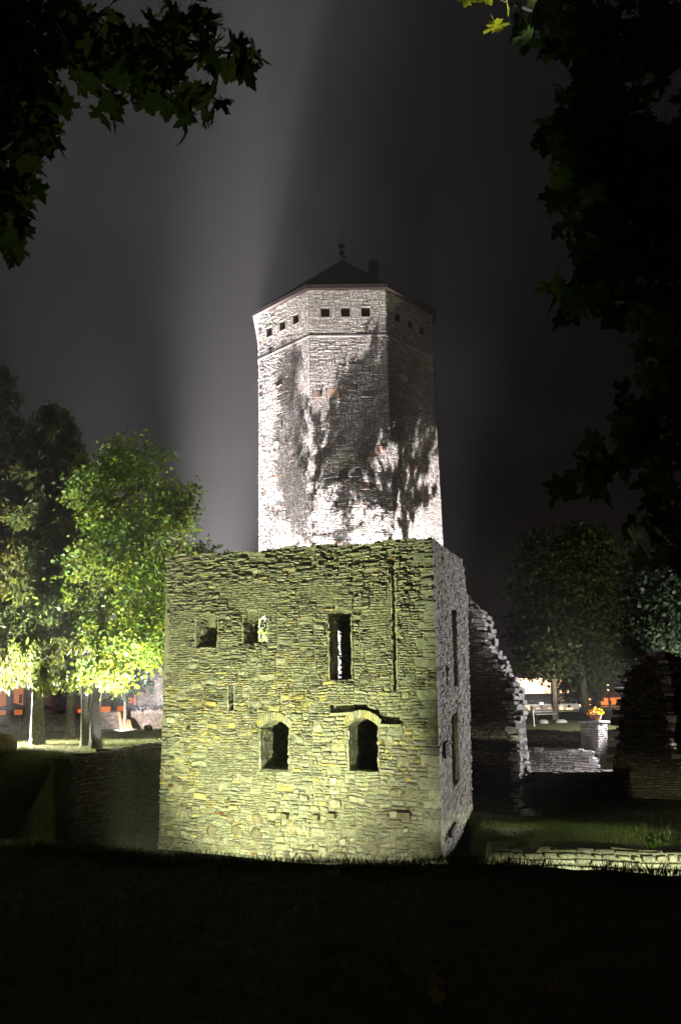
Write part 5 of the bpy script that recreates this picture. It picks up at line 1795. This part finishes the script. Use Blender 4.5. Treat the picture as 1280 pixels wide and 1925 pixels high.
# left courtyard: board fence, planks, parasols, houses
fe = thing('board_fence', 'row of short pale upright boards at the foot of the courtyard wall', 'fence', tuple(grounded(118, 1378, 49.0)))
x = 78
k = 0
while x < 158:
    w_ = rng.uniform(3.2, 6.2)
    if k % 4 != 3:
        m_ = MB()
        boxpx(m_, x, x + w_, 1364.5 + rng.uniform(-.5, .5), 1378, 49.0, .06, rng.choice(((.46, .34, .28), (.42, .30, .26), (.5, .38, .32))))
        m_.build('board', M_PAINT, fe)
    x += w_ + .5
    k += 1
m_ = MB()
boxpx(m_, 76, 160, 1366, 1367.4, 49.08, .06, (.3, .22, .18))
boxpx(m_, 76, 160, 1373, 1374.4, 49.08, .06, (.3, .22, .18))
m_.build('rail', M_PAINT, fe)
def leaning(label, xb, xt, yb, yt, Y, w_, group=None, extra=None):
    a = grounded(xb, yb, Y)
    b_ = P(xt, yt, Y + .75)
    m2 = MB()
    m2.quadbox(a - Vector((w_ / 2, 0, 0)), Vector((w_, 0, 0)), Vector((0, .05, 0.03)), b_ - a, (.46, .25, .13))
    o = m2.build('plank', M_TIMBER, None, origin=tuple(a))
    tag(o, label, 'plank', group)
leaning('tall narrow plank leaning on the pink wall, its top showing over the wall', 230, 224, 1369, 1339, 46.6, .16)
leaning('first of three short planks leaning side by side on the pink wall', 238, 232, 1369, 1353, 46.6, .16, 'three short planks')
leaning('middle one of three short planks leaning on the pink wall', 243, 237, 1369, 1352, 46.6, .15, 'three short planks')
leaning('last of three short planks, nearest the ruined wall fragment', 248, 242, 1369, 1354, 46.6, .16, 'three short planks')
g = grounded(279, 1379, 44.6)
rock('square dark stone block at the kerb near the ruin', (g.x, g.y, g.z + .18), .24, .2, .2, (.12, .11, .1), name='stone_block', seed=7)


def parasol(label, px, ytop, yedge, half, Y):
    c = P(px, ytop, Y)
    e = P(px, yedge, Y)
    g = grounded(px, 1350, Y)
    t = thing('parasol', label, 'parasol', tuple(g), 'cafe parasols behind the courtyard wall')
    r = half / FPX * Y
    m2 = MB()
    n = 8
    vs_ = [(c.x, c.y, c.z)] + [(c.x + r * math.cos(2 * math.pi * (k + .5) / n), c.y + r * math.sin(2 * math.pi * (k + .5) / n), e.z) for k in range(n)] +           [(c.x + r * math.cos(2 * math.pi * (k + .5) / n), c.y + r * math.sin(2 * math.pi * (k + .5) / n), e.z - .12) for k in range(n)] + [(c.x, c.y, c.z - .1)]
    m2.add(vs_, [(0, 1 + k, 1 + (k + 1) % n) for k in range(n)] + [(1 + k, 1 + n + k, 1 + n + (k + 1) % n, 1 + (k + 1) % n) for k in range(n)] + [(2 * n + 1, 1 + n + (k + 1) % n, 1 + n + k) for k in range(n)])
    m2.build('canopy', M_CANV, t)
    m2 = MB()
    m2.tube([tuple(g), (c.x, c.y, c.z)], [.05, .04], (.2,) * 3, n=6)
    m2.build('pole', M_IRON, t)
parasol('grey cafe parasol at the frame edge, in front of the orange glow', 27, 1321, 1331, 27, 60)
parasol('grey cafe parasol half hidden behind the larch trunk', 74, 1320, 1331.5, 26, 60)
lh = thing('low_house', 'orange lit house glimpsed behind the larch branches and parasols', 'house', tuple(grounded(20, 1350, 80)))
m_ = MB()
boxpx(m_, -60, 60, 1284, 1352, 80, 8)
m_.build('wall', M_PLAST, lh)
m_ = MB()
a, b, c, d = P(-66, 1286, 79.5), P(64, 1284, 79.5), P(58, 1268, 84), P(-60, 1269, 84)
m_.add([tuple(p) for p in (a, b, c, d)] + [(a.x, 88.5, a.z), (b.x, 88.5, b.z)], [(0, 1, 2, 3), (3, 2, 5, 4), (1, 5, 2), (0, 3, 4), (1, 0, 4, 5)])
m_.build('roof', M_REDROOF, lh)
for x0 in (20, 36):
    m_ = MB()
    boxpx(m_, x0, x0 + 7, 1305, 1322, 79.96, .1)
    m_.build('window', M_DARK, lh)
spot('sodium_light', tuple(P(30, 1325, 74)), tuple(P(28, 1310, 80)), 1300, SOD, 150, .5, .2)
lh = thing('long_building', 'long dark building with orange lit windows behind the pink wall', 'house', tuple(grounded(200, 1345, 82)))
m_ = MB()
boxpx(m_, 140, 330, 1290, 1348, 82, 8, (.09, .07, .07))
m_.build('wall', M_PAINT, lh)
m_ = MB()
a, b, c, d = P(134, 1292, 81.5), P(336, 1288, 81.5), P(330, 1272, 86), P(140, 1275, 86)
m_.add([tuple(p) for p in (a, b, c, d)] + [(a.x, 90.5, a.z), (b.x, 90.5, b.z)], [(0, 1, 2, 3), (3, 2, 5, 4), (1, 5, 2), (0, 3, 4), (1, 0, 4, 5)])
m_.build('roof', M_ROOF, lh)
for (x0, x1, y0, y1) in ((147, 158, 1333, 1340), (190, 209, 1328, 1340), (216, 234, 1327, 1341), (242, 249, 1311, 1322), (251, 257, 1305, 1325), (258, 262, 1305, 1325)):
    m_ = MB()
    boxpx(m_, x0, x1, y0, y1, 81.93, .1)
    wn = m_.build('window', M_OGLOW, lh)
    m_ = MB()
    boxpx(m_, x0 - .6, x1 + .6, y0 - .9, y0 - .05, 81.9, .16, (.08, .05, .04))
    boxpx(m_, x0 - .6, x1 + .6, y1 + .05, y1 + .9, 81.9, .16, (.08, .05, .04))
    m_.build('frame', M_WOOD, wn)
# the visible lawn floodlight by the boulder
g = grounded(3, 1381, 31.4)
fl = thing('floodlight', 'small square floodlight glowing white on the lawn above the boulder', 'floodlight', tuple(g))
m_ = MB()
m_.tube([(g.x - .12, g.y, g.z), (g.x - .12, g.y, g.z + .32)], [.02, .02], (.05,) * 3, n=6)
m_.tube([(g.x + .12, g.y, g.z), (g.x + .12, g.y, g.z + .32)], [.02, .02], (.05,) * 3, n=6)
m_.build('bracket', M_IRON, fl)
m_ = MB()
m_.box((g.x, g.y + .02, g.z + .36), .26, .12, .2, (.05,) * 3)
m_.build('housing', M_IRON, fl)
m_ = MB()
m_.box((g.x, g.y - .05, g.z + .36), .21, .02, .15)
m_.build('glass', M_WGLOW, fl)

# ------------------------------------------------------------------ grass and fallen leaves
def grass(name, pts, size, tints, lean=.35):
    N = len(pts)
    d = nr.normal(size=(N, 3)) * lean
    d[:, 2] = 1
    bv = np.array([(-.035, 0, 0), (.035, 0, 0), (.02, .55, .04), (0, 1, .16)], float)
    bf = np.array([(0, 1, 2), (0, 2, 3)], int)
    me = batch_mesh(name, bv, bf, frames(d, nr.random(N) * 6.28), np.array(pts), size * (.5 + nr.random(N)), np.array(tints)[nr.integers(0, len(tints), N)] * (.6 + .8 * nr.random((N, 1))), M_GRASSB)
    o = link(name, me)
    o['kind'] = 'stuff'
    return o


pts = []
for _ in range(42000):
    y = 3.2 + 9.5 * rng.random() ** .8
    x = rng.uniform(-.55, .55) * (y + 1.2)
    if y < crest_y(x) + .4: pts.append((x, y, ground_z(x, y)))
for _ in range(9000):
    x = rng.uniform(-5.5, 5.5)
    y = crest_y(x) + rng.uniform(-.5, .25)
    pts.append((x, y, ground_z(x, y)))
grass('lawn_grass', pts, .05, ((.07, .10, .03), (.08, .10, .035), (.06, .09, .025)))
pts = []
for _ in range(7000):
    x = rng.uniform(-5.5, 5.5)
    y = crest_y(x) + rng.gauss(-.15, .3)
    if noise.noise((x * 1.6, y * 1.6, 9.0)) > -.1: pts.append((x, y, ground_z(x, y)))
grass('lawn_grass', pts, .10, ((.07, .10, .03), (.09, .10, .04)), lean=.5)
pts = []
for _ in range(30000):
    x, y = rng.uniform(3.6, 15), rng.uniform(20.2, 29.5)
    pts.append((x, y, ground_z(x, y)))
for _ in range(16000):
    x, y = rng.uniform(-14, -7.6), rng.uniform(17, 30)
    z = ground_z(x, y)
    if -3.4 < z < -.1: pts.append((x, y, z))
grass('bank_grass', pts, .12, ((.05, .085, .02), (.06, .085, .025)))
pts = []
for _ in range(32000):
    y = rng.uniform(25, 48)
    x = rng.uniform(-.46, -.2) * y
    z = ground_z(x, y)
    if z > -.4: pts.append((x, y, z))
grass('lawn_grass', pts, .07, ((.11, .14, .04), (.13, .14, .05), (.09, .12, .03)))
for i, (px, py, sz, c, lab) in enumerate(((660, 1846, .13, (.30, .20, .08), 'upright tan fallen leaf in the middle of the dark lawn'), (760, 1857, .13, (.28, .17, .07), 'flat tan fallen leaf beside the long pale leaf'),
        (806, 1866, .16, (.36, .26, .12), 'long pale fallen leaf above the yellowish one'), (813, 1896, .15, (.34, .30, .10), 'yellowish fallen leaf nearest the camera'),
        (490, 1863, .13, (.22, .15, .06), 'brown fallen leaf left of the upright tan leaf'), (440, 1826, .12, (.20, .14, .06), 'dull brown fallen leaf farthest left on the lawn'),
        (1050, 1872, .14, (.24, .12, .05), 'reddish brown fallen leaf right on the lawn by itself'), (568, 1717, .16, (.2, .2, .07), 'small olive fallen leaf below the ruin'),
        (637, 1643, .2, (.3, .28, .12), 'pale fallen leaf lying on the crest below the ruin'))):
    p = PZ(px, py, 0.0)
    p.z = ground_z(p.x, p.y) + .035
    yd = np.array([[rng.uniform(-1, 1), rng.uniform(-1, 1), .15]])
    me = batch_mesh('fallen_leaf', LV[i], LF, frames(yd, np.array([1.4 + rng.random() * .6])), np.zeros((1, 3)), np.array([sz * .62]), np.array([c]) * .6, M_LEAFN)
    o = link('fallen_leaf', me, None, tuple(p))
    tag(o, lab, 'leaf', 'fallen leaves on the dark lawn')
